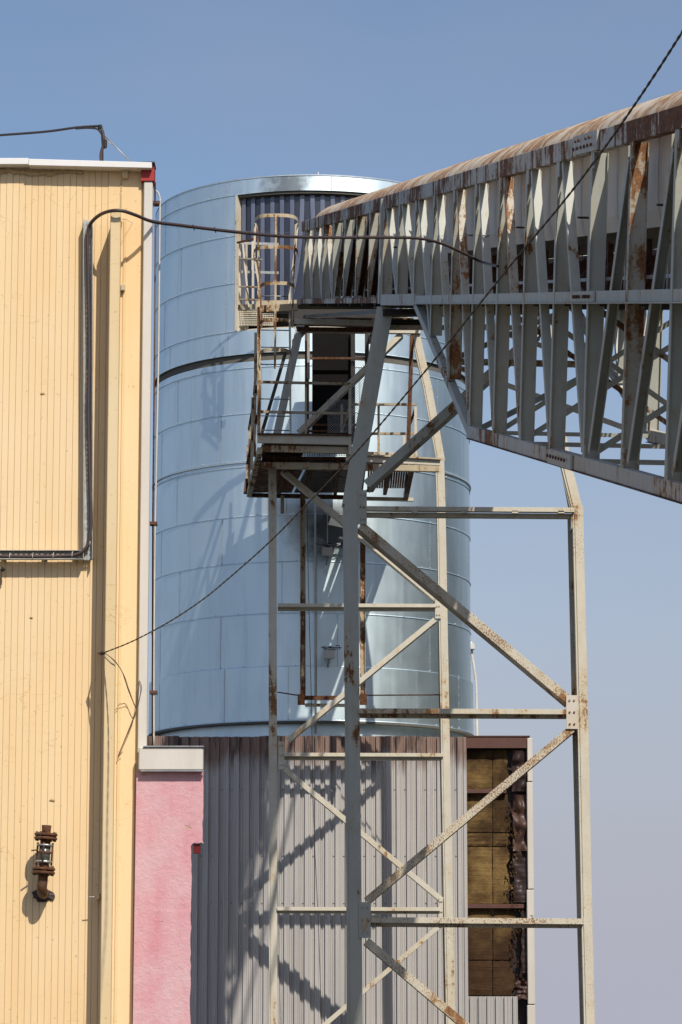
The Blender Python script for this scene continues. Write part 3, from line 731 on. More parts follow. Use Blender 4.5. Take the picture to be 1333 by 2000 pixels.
def band(ya, yb_, rr, opening=False):
    zt_, zb_ = zs(ya), zs(yb_)
    ths = sorted(th(s_, (ya+yb_)/2+8) for s_ in seams.get(ya, []))
    step = .62
    while ths and ths[-1]+step < math.pi+1: ths.append(ths[-1]+step+random.uniform(-.05,.05))
    if not ths: ths = [-.9]; 
    while ths[0]-step > -math.pi-.3: ths.insert(0, ths[0]-step)
    ths = [t for t in ths if -math.pi < t < math.pi]
    ths = [-math.pi]+ths+[math.pi]
    for a, b_ in zip(ths[:-1], ths[1:]):
        segs = [(a, b_)]
        if opening:
            segs = []
            if a < tO0: segs.append((a, min(b_, tO0)))
            if b_ > tO1: segs.append((max(a, tO1), b_))
        for (c, d) in segs:
            if d-c < .01: continue
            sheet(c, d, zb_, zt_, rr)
            if -1.7 < c < 1.7:
                zz_ = zb_+.05
                if zt_-zb_ > .25:
                    stp.add([cyl(c-.0028,rr+.007,zb_),cyl(c+.0028,rr+.007,zb_),cyl(c+.0028,rr+.007,zt_),cyl(c-.0028,rr+.007,zt_)],[(0,1,2,3)])
                    while zz_ < zt_-.03: rivet(c, zz_, rr); zz_ += .16
                t = c
                while t < d and t < 1.7: rivet(t, zb_+.03, rr+.008); t += .16
for a, b_ in zip(lv[:-1], lv[1:]): band(a, b_, RS, opening=(372 <= a < 640))
for a, b_ in zip(lv2[:-1], lv2[1:]): band(a, b_, RS-.005+(.05 if a == 1302 else 0) )
riv.build('rivet', 'silo_seam', silo, kind='stuff'); stp.build('seam_strip', 'silo_seam', silo, kind='stuff')
# inner liner, ledge, skirt, roof
def ring(name, mat, r0, r1, z0, z1, ta=-math.pi, tb=math.pi, n=96):
    mb = MB(); vs = []
    for (r, z) in ((r1,z0),(r1,z1),(r0,z1),(r0,z0)):
        for i in range(n+1): vs.append(cyl(ta+(tb-ta)*i/n, r, z))
    m_ = n+1; fs = []
    for j in range(4):
        k2 = (j+1) % 4
        for i in range(n): fs.append((j*m_+i, j*m_+i+1, k2*m_+i+1, k2*m_+i))
    fs += [(0,m_,2*m_,3*m_),(n,m_+n,2*m_+n,3*m_+n)]
    mb.add(vs, fs, False); return mb.build(name, mat, silo)
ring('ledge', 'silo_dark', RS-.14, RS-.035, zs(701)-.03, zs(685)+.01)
ring('rolled_bead', 'silo_seam', RS, RS+.028, zs(899.5), zs(897))
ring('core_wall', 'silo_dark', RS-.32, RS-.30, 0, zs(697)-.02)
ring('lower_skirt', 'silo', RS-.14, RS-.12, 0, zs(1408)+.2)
ring('bottom_lip', 'silo_dark', RS-.12, RS+.06, zs(1412), zs(1408.5))
ring('top_lip', 'silo_seam', RS-.03, RS+.012, zs(343)+.001, zs(343)+.025)
mb = MB(); n = 64
for (r, z) in ((RS-.03, zs(343)-.02),): pass
mb.add([cyl(2*math.pi*i/n, RS-.03, zs(343)-.02) for i in range(n)]+[(SC.x, SC.y, zs(343)+.45)], [(i,(i+1)%n,n) for i in range(n)])
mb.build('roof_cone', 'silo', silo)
MB().tube([P(622,346,YF_S+.1), P(622,336,YF_S+.1)], .012, 6).build('roof_pin', 'pipe', silo)
# opening: jambs, header, sill, floor, rear lining, curtain strips
def opening_jamb(t, w_=.17, sgn=1):
    mb = MB(); z0, z1 = zs(640), zs(372)
    nrm = Vector((math.sin(t), -math.cos(t), 0)); tg = Vector((math.cos(t), math.sin(t), 0))*sgn
    p = Vector(cyl(t, RS+.012, 0))
    vs = [p, p+tg*.05, p+tg*.05-nrm*.5, p-nrm*.5]
    mb.add([v+Z*z0 for v in vs]+[v+Z*z1 for v in vs], [(0,3,2,1),(4,5,6,7),(0,1,5,4),(1,2,6,5),(2,3,7,6),(3,0,4,7)])
    return mb.build('opening_jamb', 'cream', silo)
opening_jamb(tO0+.003, sgn=1); opening_jamb(tO1-.003, sgn=-1)
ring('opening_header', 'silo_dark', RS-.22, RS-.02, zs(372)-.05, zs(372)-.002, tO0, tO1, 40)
ring('opening_sill', 'cream', RS-.8, RS-.02, zs(640)-.02, zs(640)+.03, tO0, tO1, 40)
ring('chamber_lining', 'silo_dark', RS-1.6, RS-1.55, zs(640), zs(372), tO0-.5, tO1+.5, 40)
nst = 34
RC = RS-.14
for i in range(nst):
    t0 = tO0+.03+(tO1-tO0-.04)*i/nst; t1 = tO0+.03+(tO1-tO0-.04)*(i+(1.5 if i%2 else .85))/nst; t0 -= 0 if i%2==0 else .3*(tO1-tO0)/nst
    raised = (i % 2 == 0)
    mb = MB(); nz_ = 14; nx = 4; vs = []
    zt_, zb_ = zs(372)-.06, zs(592)
    tangle = 11 <= i <= 15
    for j in range(nz_+1):
        v = j/nz_
        for q in range(nx+1):
            u = q/nx; t = t0+(t1-t0)*u
            bow = math.sin(u*math.pi)
            r = RC + (.03+.03*noise.noise(Vector((i*3.1,0,0))) if raised else 0) + (.002*bow if raised else 0) + .05*noise.noise(Vector((t*1.5, v*1.6, 3)))*v
            if tangle and v > .0:
                sweep = (v**2)*.075*(1 if i < 14 else -1.3); t = t + (-sweep if i < 14 else -sweep*.8)
                r += .06*v*(i-10)/5
            vs.append(cyl(t, r, zt_+(zb_-zt_)*v))
    fs = [((j+1)*(nx+1)+q, (j+1)*(nx+1)+q+1, j*(nx+1)+q+1, j*(nx+1)+q) for j in range(nz_) for q in range(nx)]
    mb.add(vs, fs, True); mb.build('curtain_strip', 'pvc' if not raised else 'pvc_lap', silo)
# perforated shelf at the foot of the opening
ps = MB(); z_ = zs(618)
for i in range(9):
    ps.tube([P(466, 606+i*3.6, YF_S+.42), P(535, 606+i*3.6, YF_S+.22)], .011, 5, False)
for i in range(20):
    ps.tube([P(467+i*3.5, 605, YF_S+.4), P(465+i*3.5, 637, YF_S+.4)], .009, 5, False)
ps.build('mesh_screen', 'cream', silo)
# ------------------------------------------------------------------ conveyor gallery
cg = thing('conveyor_gallery', 'long rusty grey truss gallery with arched roof climbing towards the silo', 'conveyor gallery', G(K(4), GW/2, HB))
KN = 15; KF = -7.35
def mem(name, mat, p0, p1, wa, wb, ref=None, **k): return beam(name, mat, cg, p0, p1, wa, wb, ref=ref or UP, **k)
# chords: near (left) side and far side
for side, w0 in ((0, 0.0), (1, GW)):
    o = .06 if side == 0 else -.06
    segs = [(-7.35,-3.5),(-3.5,0),(0,3),(3,5.95),(5.95,9.42),(9.42,12.6),(12.6,15)]
    for a, b_ in segs:
        mem('top_chord', 'grey_rust', G(K(a)-.004, w0+o-.015, HT), G(K(b_)+.004, w0+o-.015, HT), .09, .18, bevel=.004)
    for a, b_ in [(-7.35,-4),(-4,-.03)]:
        mem('middle_chord', 'grey_rust', G(K(a)-.004, w0+o, 0), G(K(b_)+.004, w0+o, 0), .1, .085, bevel=.004)
    for a, b_ in [(0,1.0),]:
        mem('middle_chord', 'grey', G(K(a), w0+o-.01, 0), G(K(b_+1.1)+.004, w0+o-.01, 0), .12, .15, bevel=.004)
    for a, b_ in [(2.1,5.9),(5.9,8.42),(8.42,11.9),(11.9,15)]:
        mem('middle_chord', 'grey', G(K(a)-.004, w0+o, 0), G(K(b_)+.004, w0+o, 0), .1, .10, bevel=.004)
        mem('chord_flange', 'grey', G(K(a)-.004, w0+o-.02, -.056), G(K(b_)+.004, w0+o-.02, -.056), .16, .010)
    for a, b_ in [(4.97,8.48),(8.5,12),(12,15)]:
        mem('bottom_chord', 'grey_light', G(K(a)-.002, w0+o-.015, HB), G(K(b_)+.002, w0+o-.015, HB), .09, .135, bevel=.004)
        mem('chord_flange', 'rustbrown', G(K(a)-.004, w0+o-.01, HB-.072), G(K(b_)+.004, w0+o-.01, HB-.072), .14, .008)
    mem('end_chord', 'grey', G(K(2.05), w0+o-.012, -.05), G(K(5), w0+o-.012, HB-.03), .09, .10, bevel=.004)
    def hb(k):
        if k <= 2: return 0
        if k >= 5: return HB
        return HB*(k-2)/3
    for k in range(-7, 16):
        low = hb(k)
        wdt = .145
        base_m = 'grey' if random.random() > .25 else 'post_rust'
        mem('post', base_m, G(K(k), w0+o+.015 if side == 0 else w0+o-.015, HT-.09), G(K(k), w0+o+.015 if side == 0 else w0+o-.015, low+.05), wdt, .075, ref=D, prof='I', t=.009)
        # node blocks hiding joints
        if k <= 14:
            mem('gusset_plate', 'grey_light', G(K(k)-.07, w0+o-.05, HT-.09), G(K(k)-.07, w0+o-.05, HT-.23), .012, .06, ref=D)
            if k >= 5: mem('gusset_plate', 'grey_light', G(K(k)+.0, w0+o-.05, HB+.06), G(K(k)+.0, w0+o-.05, HB+.24), .012, .10, ref=D)
    # diagonals
    wd = w0+o-.0
    def dg(ka, ha, kb, hb_, mt='grey', r=1):
        mem('diagonal', mt, G(K(ka), wd, ha), G(K(kb), wd, hb_), .085, .075, ref=D*r, prof='C', t=.008)
    for k in range(-7, -4): dg(k+.12, HT-.09, k+.9, .05, 'post_rust' if k%2 else 'grey')
    for k in range(-4, 0): dg(k+.88, HT-.09, k+.1, .05, 'rustbrown' if k > -4 else 'post_rust', -1)
    for k in (0, 1): dg(k+.12, HT-.09, k+.88, .07, 'grey' )
    for k in (2, 3, 4): 
        dg(k+.1, HT-.09, k+.9, hb(k+1)+.06, 'post_rust' if k==4 else 'grey')
    for k in (5, 6, 7, 8): dg(k+.1, HT-.1, k+.92, HB+.12, 'grey' if k != 6 else 'post_rust')
    for k in range(9, 15): dg(k+.9, HT-.22, k+.1, HB+.12, 'grey', -1)
for k in range(0, 15):
    mem('hanger', 'grey', G(K(k+.5), .17, HT-.06), G(K(k+.5), .17, .05), .035, .03, ref=D, prof='L', t=.006)
    if k % 2 == 0: mem('hanger_arm', 'dark', G(K(k+.5), .05, .72), G(K(k+.5), .22, .72), .02, .03, ref=D)
# stub struts (far side small framing) + cross members
for k in range(-7, 16):
    kk = K(k)
    mem('cross_member', 'grey', G(kk, .11, HT+.02), G(kk, GW-.11, HT+.02), .07, .08, ref=UP)
    mem('cross_member', 'dark', G(kk, .11, -.02), G(kk, GW-.11, -.02), .08, .12, ref=UP)
for q_ in (5.02, 6.6, 8.6, 10.6, 13): mem('cross_member', 'grey', G(K(q_), .11, HB), G(K(q_), GW-.11, HB), .045, .045, ref=UP)
for k in (6, 7, 9, 11, 13):
    kk = K(k)+.05
    mem('cross_brace', 'grey', G(kk, .14, HB+.12), G(kk, GW-.14, -.12), .05, .05, ref=D, prof='L', t=.006)
    mem('cross_brace', 'grey_rust' if k%3==0 else 'grey', G(kk+.06, .14, -.12), G(kk+.06, GW-.14, HB+.12), .05, .05, ref=D, prof='L', t=.006)
for (ka, kb) in ((2.1,3.5),(3.5,4.95)):
    ha, hb2 = HB*(ka-2)/3-.03, HB*(kb-2)/3-.03
    mem('cross_brace', 'cream', G(K(ka), .12, ha), G(K(kb), GW-.12, hb2), .06, .05, ref=D, prof='L', t=.006)
    mem('cross_brace', 'grey', G(K(ka), GW-.12, ha+.03), G(K(kb), .12, hb2+.03), .06, .05, ref=D, prof='L', t=.006)
mem('cross_member', 'cream_pit', G(K(3.5), .1, HB/2), G(K(3.5), GW-.1, HB/2), .08, .08, ref=D)
# hood panels under the roof, roof arch, conveyor
for half in range(int((15-(-7))*1)):
    k = -7+half
    for side in (0, 1):
        wq = .24 if side == 0 else GW-.24
        mb = MB(); vs = []
        segs = [(HT+.06, 0), (1.0, .0), (.72, .012), (.58, .05)]
        a, b_ = K(k+.0), K(k+.993)
        sg_ = 1 if side == 0 else -1
        for (h, dw) in segs: vs.append(G(a, wq+dw*sg_, h))
        for (h, dw) in segs: vs.append(G(b_, wq+dw*sg_-.03*sg_*0, h))
        n4 = len(segs)
        mb.add(vs+[v+LAT*.006*sg_ for v in vs], [(i,i+1,n4+i+1,n4+i) for i in range(n4-1)]+[(2*n4+n4+i,2*n4+n4+i+1,2*n4+i+1,2*n4+i) for i in range(n4-1)])
        mb.build('hood_panel', 'hood', cg)
sheets = 0
kk = -7.3
while kk < 15:
    for part in (0,):
        L = 1.0
        mb = MB(); vs = []; n = 16; off = .003*(sheets % 2)
        for s_ in (K(kk), K(min(15, kk+L))):
            lift = .006 if s_ == K(kk) else 0
            for i in range(n+1):
                an = math.pi*i/n
                ww = GW/2 - (GW/2-.21+off)*math.cos(an); hh = HT+.02+(.46+off+lift)*math.sin(an)**.9
                vs.append(G(s_, ww, hh))
        m_ = n+1; v2 = [v-UP*.012 for v in vs]
        fs = [(i,i+1,m_+i+1,m_+i) for i in range(n)]+[(2*m_+m_+i,2*m_+m_+i+1,2*m_+i+1,2*m_+i) for i in range(n)]
        fs += [(i,2*m_+i,2*m_+i+1,i+1) for i in range(n)]+[(m_+i+1,3*m_+i+1,3*m_+i,m_+i) for i in range(n)]
        mb.add(vs+v2, fs, True); o = mb.build('roof_sheet', 'roof', cg)
        md = o.modifiers.new('edge', 'EDGE_SPLIT'); md.split_angle = R(50)
    mb = MB(); vs = []
    for s_ in (K(kk)-.012, K(kk)+.012):
        for i in range(n+1):
            an = math.pi*i/n; vs.append(G(s_, GW/2-(GW/2-.20)*math.cos(an), HT+.022+.478*math.sin(an)**.9))
    mb.add(vs, [(i,i+1,n+1+i+1,n+1+i) for i in range(n)], True); mb.build('roof_seam', 'dark', cg)
    kk += L; sheets += 1
mem('belt_trough', 'dark', G(K(-7.3), GW/2+.1, .20), G(K(15), GW/2+.1, .20), 1.0, .16)
mem('belt_trough', 'burnt', G(K(-7.3), GW/2+.1, .42), G(K(15), GW/2+.1, .42), .9, .05)
for k in range(-14, 30):
    q = k*.5
    mem('idler', 'burnt', G(K(q), .42, .12), G(K(q), .66, .34), .16, .05, ref=D)
    mem('idler', 'rustbrown', G(K(q)+.2, .40, .05), G(K(q)+.2, .40, .50), .05, .04, ref=D)
for k in range(-7, 15):
    mem('walkway_plank', 'burnt', G(K(k+.03), .28, .02), G(K(k+.97), .28, .02), .20, .03)
for i in range(3): mem('handrail', 'rustbrown', G(K(-7.3), GW-.18, .25+i*.22), G(K(15), GW-.18, .25+i*.22), .025, .025)
mem('cable_conduit', 'zinc', G(K(-7.3), .17, .16), G(K(15), .17, .16), .03, .03)
# splice plates with bolts
def splice(ks, ke, w_, h0, h1, rows_, mat='grey_light'):
    c0 = G(K(ks), w_, (h0+h1)/2); c1 = G(K(ke), w_, (h0+h1)/2)
    sp = mem('splice_plate', mat, c0, c1, .02, h1-h0, ref=UP)
    for (f, hh) in rows_:
        c = G(K(ks+(ke-ks)*f), w_-.022, h0+(h1-h0)*hh)
        MB().tube([c, c-LAT*.0-D*0-LAT*.016], .016, 6).build('bolt', 'rustbrown', sp)
bolts = [(f,.70) for f in (.18,.32,.62,.78)]+[(f,.30) for f in (.10,.26,.42,.56,.70,.85)]
splice(8.55, 9.2, -.012, HT-.08, HT+.09, bolts)
splice(8.45, 9.2, -.005, -.045, .045, [(f,.5) for f in (.35,.42,.5,.57,.72,.79,.86,.93)], 'grey')
splice(8.05, 8.75, -.018, HB-.065, HB+.065, [(f,.55) for f in (.1,.22,.34,.46,.58,.70,.82)])
# end frame at the tower head
for w_ in (.02, GW-.02):
    mem('portal_post', 'grey', G(K(0)+.1, w_, HT+.06), G(K(0)+.1, w_, -.05), .10, .16, ref=D)
# ------------------------------------------------------------------ support tower
YF, YR = 41.7, 55.6
tw = thing('support_tower', 'tall cream steel lattice trestle with rusty diagonals carrying the gallery', 'tower', P(900, 2030, 48))
def T(name, mat, a, b_, wa, wb, **k):
    return beam(name, mat, tw, a, b_, wa, wb, **k)
def leg(pts, Y, wpx, mat, depth=.16, shade=True):
    sc_ = Y/6000
    pp = [P(x_, y_, Y) for x_, y_ in pts]
    for a, b_ in zip(pp[:-1], pp[1:]):
        # twin channels, front flange visible plus recessed web
        T('leg', mat, a, b_, wpx*sc_, .012, ref=YV, bevel=.002)
        T('leg_channel', mat, a+YV*depth*.55-XV*wpx*sc_*.28, b_+YV*depth*.55-XV*wpx*sc_*.28, wpx*sc_*.9, depth, ref=YV, prof='C', t=.012)
leg([(698,2120),(694,1700),(689,1180),(687,985)], YF, 24, 'grey')
leg([(687,990),(708,870),(733,730),(756,600)], YF, 27, 'grey')
leg([(1157,2120),(1149,1800),(1141,1400),(1131,995)], YF, 17, 'cream')
leg([(1131,998),(1106,898),(1085,760),(1063,600)], YF, 17, 'cream')
leg([(536,2080),(535,1500),(534,908)], YR, 13, 'cream')
leg([(543,848),(567,735),(590,628)], YR, 13, 'grey')
leg([(884,2080),(873,1500),(864,1000),(861,896)], YR, 14, 'cream')
leg([(863,900),(838,760),(812,645)], YR, 14, 'cream')
# second flange strips seen on the shaded side of the legs with batten plates
def second(pts, Y, wpx, mat, back=.32):
    sc_ = Y/6000
    pp = [P(x_, y_, Y+back) for x_, y_ in pts]
    for a, b_ in zip(pp[:-1], pp[1:]): T('leg_rear_flange', mat, a, b_, wpx*sc_, .012, ref=YV)
second([(1143,2110),(1134,1800),(1124,1400),(1115,1010)], YF, 13, 'cream')
second([(1116,1000),(1098,905),(1080,770)], YF, 9, 'cream')
second([(874,2080),(864,1500),(857,1000)], YR, 9, 'cream')
second([(682,2110),(680,1600),(678,1010)], YF, 8, 'grey')
for (x_, y_) in ((1112,1010),(1118,1110),(1121,1210),(1124,1310),(1127,1520),(1131,1620),(1134,1720),(1139,1900)):
    T('batten', 'cream', P(x_+4,y_,YF+.16), P(x_+4,y_+26,YF+.16), .015, .3, ref=YV)
for (x_, y_) in ((676,1005),(677,1130),(677,1250),(678,1380),(679,1500),(681,1620),(683,1850)):
    T('batten', 'cream', P(x_+2,y_,YF+.16), P(x_+2,y_+26,YF+.16), .05, .3, ref=YV)
# front horizontals
def hz(x0_, x1_, y_, Y, mat, dy=(0, 9), th_=(8, 8), tilt=0, box=False):
    sc_ = Y/6000
    a, b_ = P(x0_, y_, Y), P(x1_, y_+tilt, Y)
    T('strut', mat, a, b_, th_[0]*sc_, .10, ref=YV, bevel=.002)
    T('strut', mat, P(x0_, y_+dy[1], Y+.13), P(x1_, y_+dy[1]+tilt, Y+.13), th_[1]*sc_, .10, ref=YV)
hz(717, 1122, 994, YF, 'cream', dy=(0,12), th_=(9,9), tilt=3)
hz(700, 1106, 1389, YF, 'cream', dy=(0,9), th_=(10,8), tilt=2)
hz(724, 1140, 1797, YF, 'cream_pit', dy=(0,9), th_=(11,8), tilt=3)
for x_ in (805, 900, 1000, 1090): T('packer', 'cream', P(x_,1001,YF), P(x_+12,1001,YF), 5*YF/6000, .10, ref=YV)
hz(543, 852, 1182.5, YR, 'cream', dy=(0,7), th_=(7,7), tilt=1)
hz(555, 866, 1474, YR, 'cream', dy=(0,7), th_=(7,7), tilt=1)
hz(542, 860, 1775, YR, 'cream', dy=(0,6), th_=(7,6), tilt=1)
# diagonals: twin angles, upper flange lit and soffit in shade
def dgl(a, b_, Y, mat, wpx, gap=0, back=.1):
    sc_ = Y/6000
    T('diagonal', mat, P(*a,Y), P(*b_,Y), wpx*sc_, .012, ref=YV, bevel=.002)
    if True:
        n_ = Vector((-(b_[1]-a[1]), b_[0]-a[0], 0)).normalized()      # pixel normal
        if n_.y < 0: n_ = -n_
        o_ = wpx*.46
        dp = .42 if Y < 50 else .26
        T('diagonal', mat, P(a[0]+n_.x*o_,a[1]+n_.y*o_,Y+.012)+YV*dp/2, P(b_[0]+n_.x*o_,b_[1]+n_.y*o_,Y+.012)+YV*dp/2, .012, dp, ref=YV)
dgl((705,1026),(1114,1369), YF, 'cream_pit', 17)
dgl((1118,1423),(716,1760), YF, 'cream_pit', 15)
dgl((716,1838),(960,2046), YF, 'cream_pit', 16)
dgl((716,946),(1052,645), YF, 'grey', 18)
dgl((552,918),(855,1172), YR, 'cream', 11)
dgl((850,1210),(562,1446), YR, 'cream', 10)
dgl((556,1502),(864,1758), YR, 'cream', 10)
dgl((862,1806),(590,2040), YR, 'cream', 9)
dgl((583,845),(784,652), YR, 'cream', 11)
# head beams
T('head_beam', 'grey_rust', P(580,628,YR-1.0), P(815,628,YR-1.0), 11*YR/6000, .15, ref=YV)
T('head_beam', 'cream', P(585,645,YR), P(822,648,YR), 9*YR/6000, .12, ref=YV)
T('head_beam', 'dark', P(748,612,YF), P(1064,606,YF), 12*YF/6000, .15, ref=YV)
T('head_beam', 'dark', P(752,632,YF+.4), P(845,632,YF+.4), 13*YF/6000, .15, ref=YV)
T('head_post', 'rustbrown', P(805,655,YR), P(797,892,YR), .075, .06, ref=YV)
T('head_post', 'dark', P(558,690,YR+.5), P(512,845,YR+.5), .06, .06, ref=YV)
# longitudinal head girders between the bents, under the gallery
for (xa, xb2) in ((750, 588), (1060, 814)):
    T('head_girder', 'dark', P(xa+8,607,YF+.1), P(xb2+8,618,YR-.1), .05, .05, ref=Z)  # dark colour stands in for shade on the gallery underside
T('bent_brace', 'cream', P(745,640,YF+.3), P(1061,640,YF+.3), .06, .06, ref=YV)
# gusset plates
def gus(x0_, y0_, x1_, y1_, Y, mat, off=-.03, w2=None):
    a = P(x0_, y0_, Y+off); b_ = P(x1_, y1_, Y+off)
    gp_ = MB().box((a.x, Y+off, b_.z), (b_.x, Y+off+.014, a.z)).build('gusset_plate', mat, tw, bevel=.003)
    for fx in (.3, .7):
        for fz in (.15, .5, .85):
            c = Vector((a.x+(b_.x-a.x)*fx, Y+off, b_.z+(a.z-b_.z)*fz)); MB().tube([c, c-YV*.014], .014, 6).build('bolt', 'rail', gp_)
for a_ in ((687,990,27),(1131,997,17)):
    c = P(a_[0],a_[1],YF-.008); hw = a_[2]*YF/12000
    MB().box((c.x-hw-.002,c.y,c.z-.07),(c.x+hw+.002,c.y+.006,c.z+.07)).build('splice_plate','grey' if a_[2]>20 else 'cream',tw)
gus(699,957,717,1024, YF, 'grey'); gus(1106,1358,1129,1424, YF, 'hood'); gus(701,1762,725,1832, YF, 'grey')
gus(850,1160,862,1208, YR, 'cream'); gus(544,1448,556,1502, YR, 'cream'); gus(858,1752,866,1810, YR, 'cream')
for (x_, y_, s_) in ((711,1806,1),(717,1798,.6),(709,1795,.5)):
    c = P(x_, y_, YF-.034); MB().add([c+Vector((math.cos(t*.7)*.05*s_*random.uniform(.7,1.2), 0, math.sin(t*.7)*.09*s_*random.uniform(.6,1.2))) for t in range(9)]+[c-YV*.008], [(t,(t+1)%9,9) for t in range(9)]).build('rust_blister', 'rust', tw)
# ------------------------------------------------------------------ access platform
YA, YB = 54.3, 58.2        # front and rear edge
ap = thing('access_platform', 'rusty steel access platform with handrails hung on the tower beside the silo', 'platform', P(650, 970, 56))
def A(name, mat, a, b_, wa, wb, **k): return beam(name, mat, ap, a, b_, wa, wb, **k)
SF = YA/6000
A('edge_beam', 'cream', P(503,857,YA), P(686,861,YA), 17*SF, .05, ref=YV, prof='box')
A('edge_beam', 'rust', P(512,876,YA+.1), P(680,880,YA+.1), 13*SF, .06, ref=YV)
A('edge_angle', 'rustbrown', P(503,848,YA-.03), P(687,850,YA-.03), 3*SF, .08, ref=YV)
A('main_beam', 'cream', P(676,894,YA+.1), P(860,903,YA+.1), 13*SF, .06, ref=YV)
A('main_beam', 'rust', P(510,909,YA+.5), P(858,916,YA+.5), 12*SF, .12, ref=YV)
A('main_beam', 'rustbrown', P(512,897,YA+.7), P(700,898,YA+.7), 10*SF, .10, ref=YV)
A('edge_angle', 'rust', P(676,887,YA+.06), P(862,897,YA+.06), 3*SF, .09, ref=YV)
A('rear_beam', 'rustbrown', P(486,967,YB), P(700,972,YB), 8*SF, .10, ref=YV)
A('rear_beam', 'cream', P(716,974,YB), P(808,976,YB), 7*SF, .10, ref=YV)
A('side_beam', 'rust', P(508,880,YA), P(487,965,YB), .09, .12, ref=Z)
A('side_beam', 'rustbrown', P(806,908,YA+.5), P(793,970,YB), .09, .12, ref=Z)
for (xa, xb2) in ((560,545),(610,598),(660,655),(712,705),(765,752)):
    A('joist', 'rustbrown', P(xa,905,YA+.6), P(xb2,962,YB), .07, .10, ref=Z)
# grating panels: bars built one mesh per panel
def grating(name, xa, xb2, Y0, Y1, py0, mat='rustbrown', pitch=.045, bar=.008, mesh=False):
    a, b_ = P(xa, py0, Y0), P(xb2, py0, Y0); z_ = a.z; mb = MB()
    n = int((b_.x-a.x)/pitch)
    for i in range(n+1):
        X_ = a.x+i*pitch; mb.box((X_-bar/2, Y0, z_-.03), (X_+bar/2, Y1, z_))
    m_ = int((Y1-Y0)/.12)
    for i in range(m_+1): mb.box((a.x, Y0+i*(Y1-Y0)/m_-.004, z_-.012), (b_.x, Y0+i*(Y1-Y0)/m_+.004, z_-.004))
    o = mb.build(name, mat, ap); return o
grating('floor_grating', 512, 684, YA+.1, YA+1.2, 866)
grating('floor_grating', 764, 800, YA+.7, YB-.1, 892, bar=.034)
grating('floor_grating', 722, 756, YA+.7, YB-.1, 892, bar=.034)
def plate(xa, xb2, Y0, Y1, pz_, mat='rustbrown', d_=.03):
    z_ = P(0, pz_, Y0).z
    xs = [P(xa,pz_,Y0).x, P(xb2,pz_,Y0).x]; ys = [Vector((xs[0],Y0,z_))+D*0, 0]
    sh_ = D.x/D.y*(Y1-Y0)
    MB().add([(xs[0],Y0,z_-d_),(xs[1],Y0,z_-d_),(xs[1]+sh_,Y1,z_-d_),(xs[0]+sh_,Y1,z_-d_),(xs[0],Y0,z_),(xs[1],Y0,z_),(xs[1]+sh_,Y1,z_),(xs[0]+sh_,Y1,z_)],
        [(0,3,2,1),(4,5,6,7),(0,1,5,4),(1,2,6,5),(2,3,7,6),(3,0,4,7)]).build('floor_plate', mat, ap)
plate(509, 600, YA+.65, YB-.05, 899); plate(606, 724, YA+.65, YB-.05, 899, 'burnt_dark'); plate(753,768,YA+.65,YB-.1,899)
plate(512, 600, YA+.15, YA+1.25, 868, 'rustbrown', .02)
def netting(name, x0_, y0_, x1_, y1_, Y, step=6.5, r=.0045, mat='cream'):
    mb = MB(); w_ = x1_-x0_; h_ = y1_-y0_; 
    s_ = -h_
    while s_ < w_:
        for sg in (0, 1):
            # line from (s_,0) to (s_+h_,h_) clipped to width
            a0 = max(0, -s_); a1 = min(h_, w_-s_)
            if a1 > a0:
                xs0, xs1 = s_+a0, s_+a1
                if sg: pa, pb = (x1_-xs0, y0_+a0), (x1_-xs1, y0_+a1)
                else: pa, pb = (x0_+xs0, y0_+a0), (x0_+xs1, y0_+a1)
                mb.tube([P(pa[0],pa[1],Y), P(pb[0],pb[1],Y)], r, 4, False)
        s_ += step
    return mb.build(name, mat, ap)
# rails
def rail(pts, th_=.045, mat='rail', dep=.04): 
    for a, b_ in zip(pts[:-1], pts[1:]): A('handrail', mat, P(*a), P(*b_), th_, dep, ref=YV, prof='L', t=.006)
rail([(503,746,YA),(687,750,YA)]); rail([(503,804,YA),(687,808,YA)])
rail([(686,790,YA+1.6),(814,790,YA+1.6)]); rail([(690,847,YA+1.6),(816,847,YA+1.6)])
def postr(a, b_, mat='cream', th_=.05): A('rail_post', mat, P(*a), P(*b_), th_, .045, ref=YV, prof='L', t=.006)
postr((684,751,YA-.01),(684,888,YA-.01)); postr((506,600,YA-.01),(506,850,YA-.01), 'rust', .06)
postr((812,794,YA+1.6),(813,893,YA+1.6)); postr((790,846,YA+1.9),(789,890,YA+1.9))
postr((668,790,YA+1.6),(668,845,YA+1.6)); 
A('rail_brace', 'rustbrown', P(812,797,YA+1.6), P(797,842,YA+2.6), .04, .04, ref=YV)
A('rail_brace', 'cream', P(682,800,YA+.3), P(669,838,YA+1.3), .04, .04, ref=YV)
# side rail running back on the left
for (ya, yb2, xa, xb2) in ((690,770,504,497),(750,838,503,487),(808,905,503,484),):
    A('handrail', 'rustbrown', P(xa,ya,YA), P(xb2,yb2,YB-.4), .05, .05, ref=Z, prof='L', t=.006)
for (xx_, f) in ((500,.15),(494,.45),(489,.75),(485,1.0)):
    Yq = YA+(YB-YA)*f
    A('rail_post', 'rust', P(xx_, 700+170*f, Yq) if f > .2 else P(xx_,650,Yq), P(xx_-2, 880+85*f, Yq), .05, .05, ref=YV, prof='L', t=.007)
A('edge_angle', 'rustbrown', P(484,935,YB), P(481,965,YB), .10, .05, ref=YV)
for (pa, pb) in (((560,872,YA+1.3),(600,905,YA+1.3)),((640,866,YA+1.3),(686,884,YA+.9))):
    A('floor_brace', 'rustbrown', P(*pa), P(*pb), .05, .05, ref=YV, prof='L', t=.006)
A('kick_plate', 'cream', P(690,885,YA+1.6), P(816,889,YA+1.6), .07, .01, ref=YV)
A('edge_beam', 'burnt_dark', P(515,868,YA+1.25), P(684,871,YA+1.25), .14, .05, ref=YV)
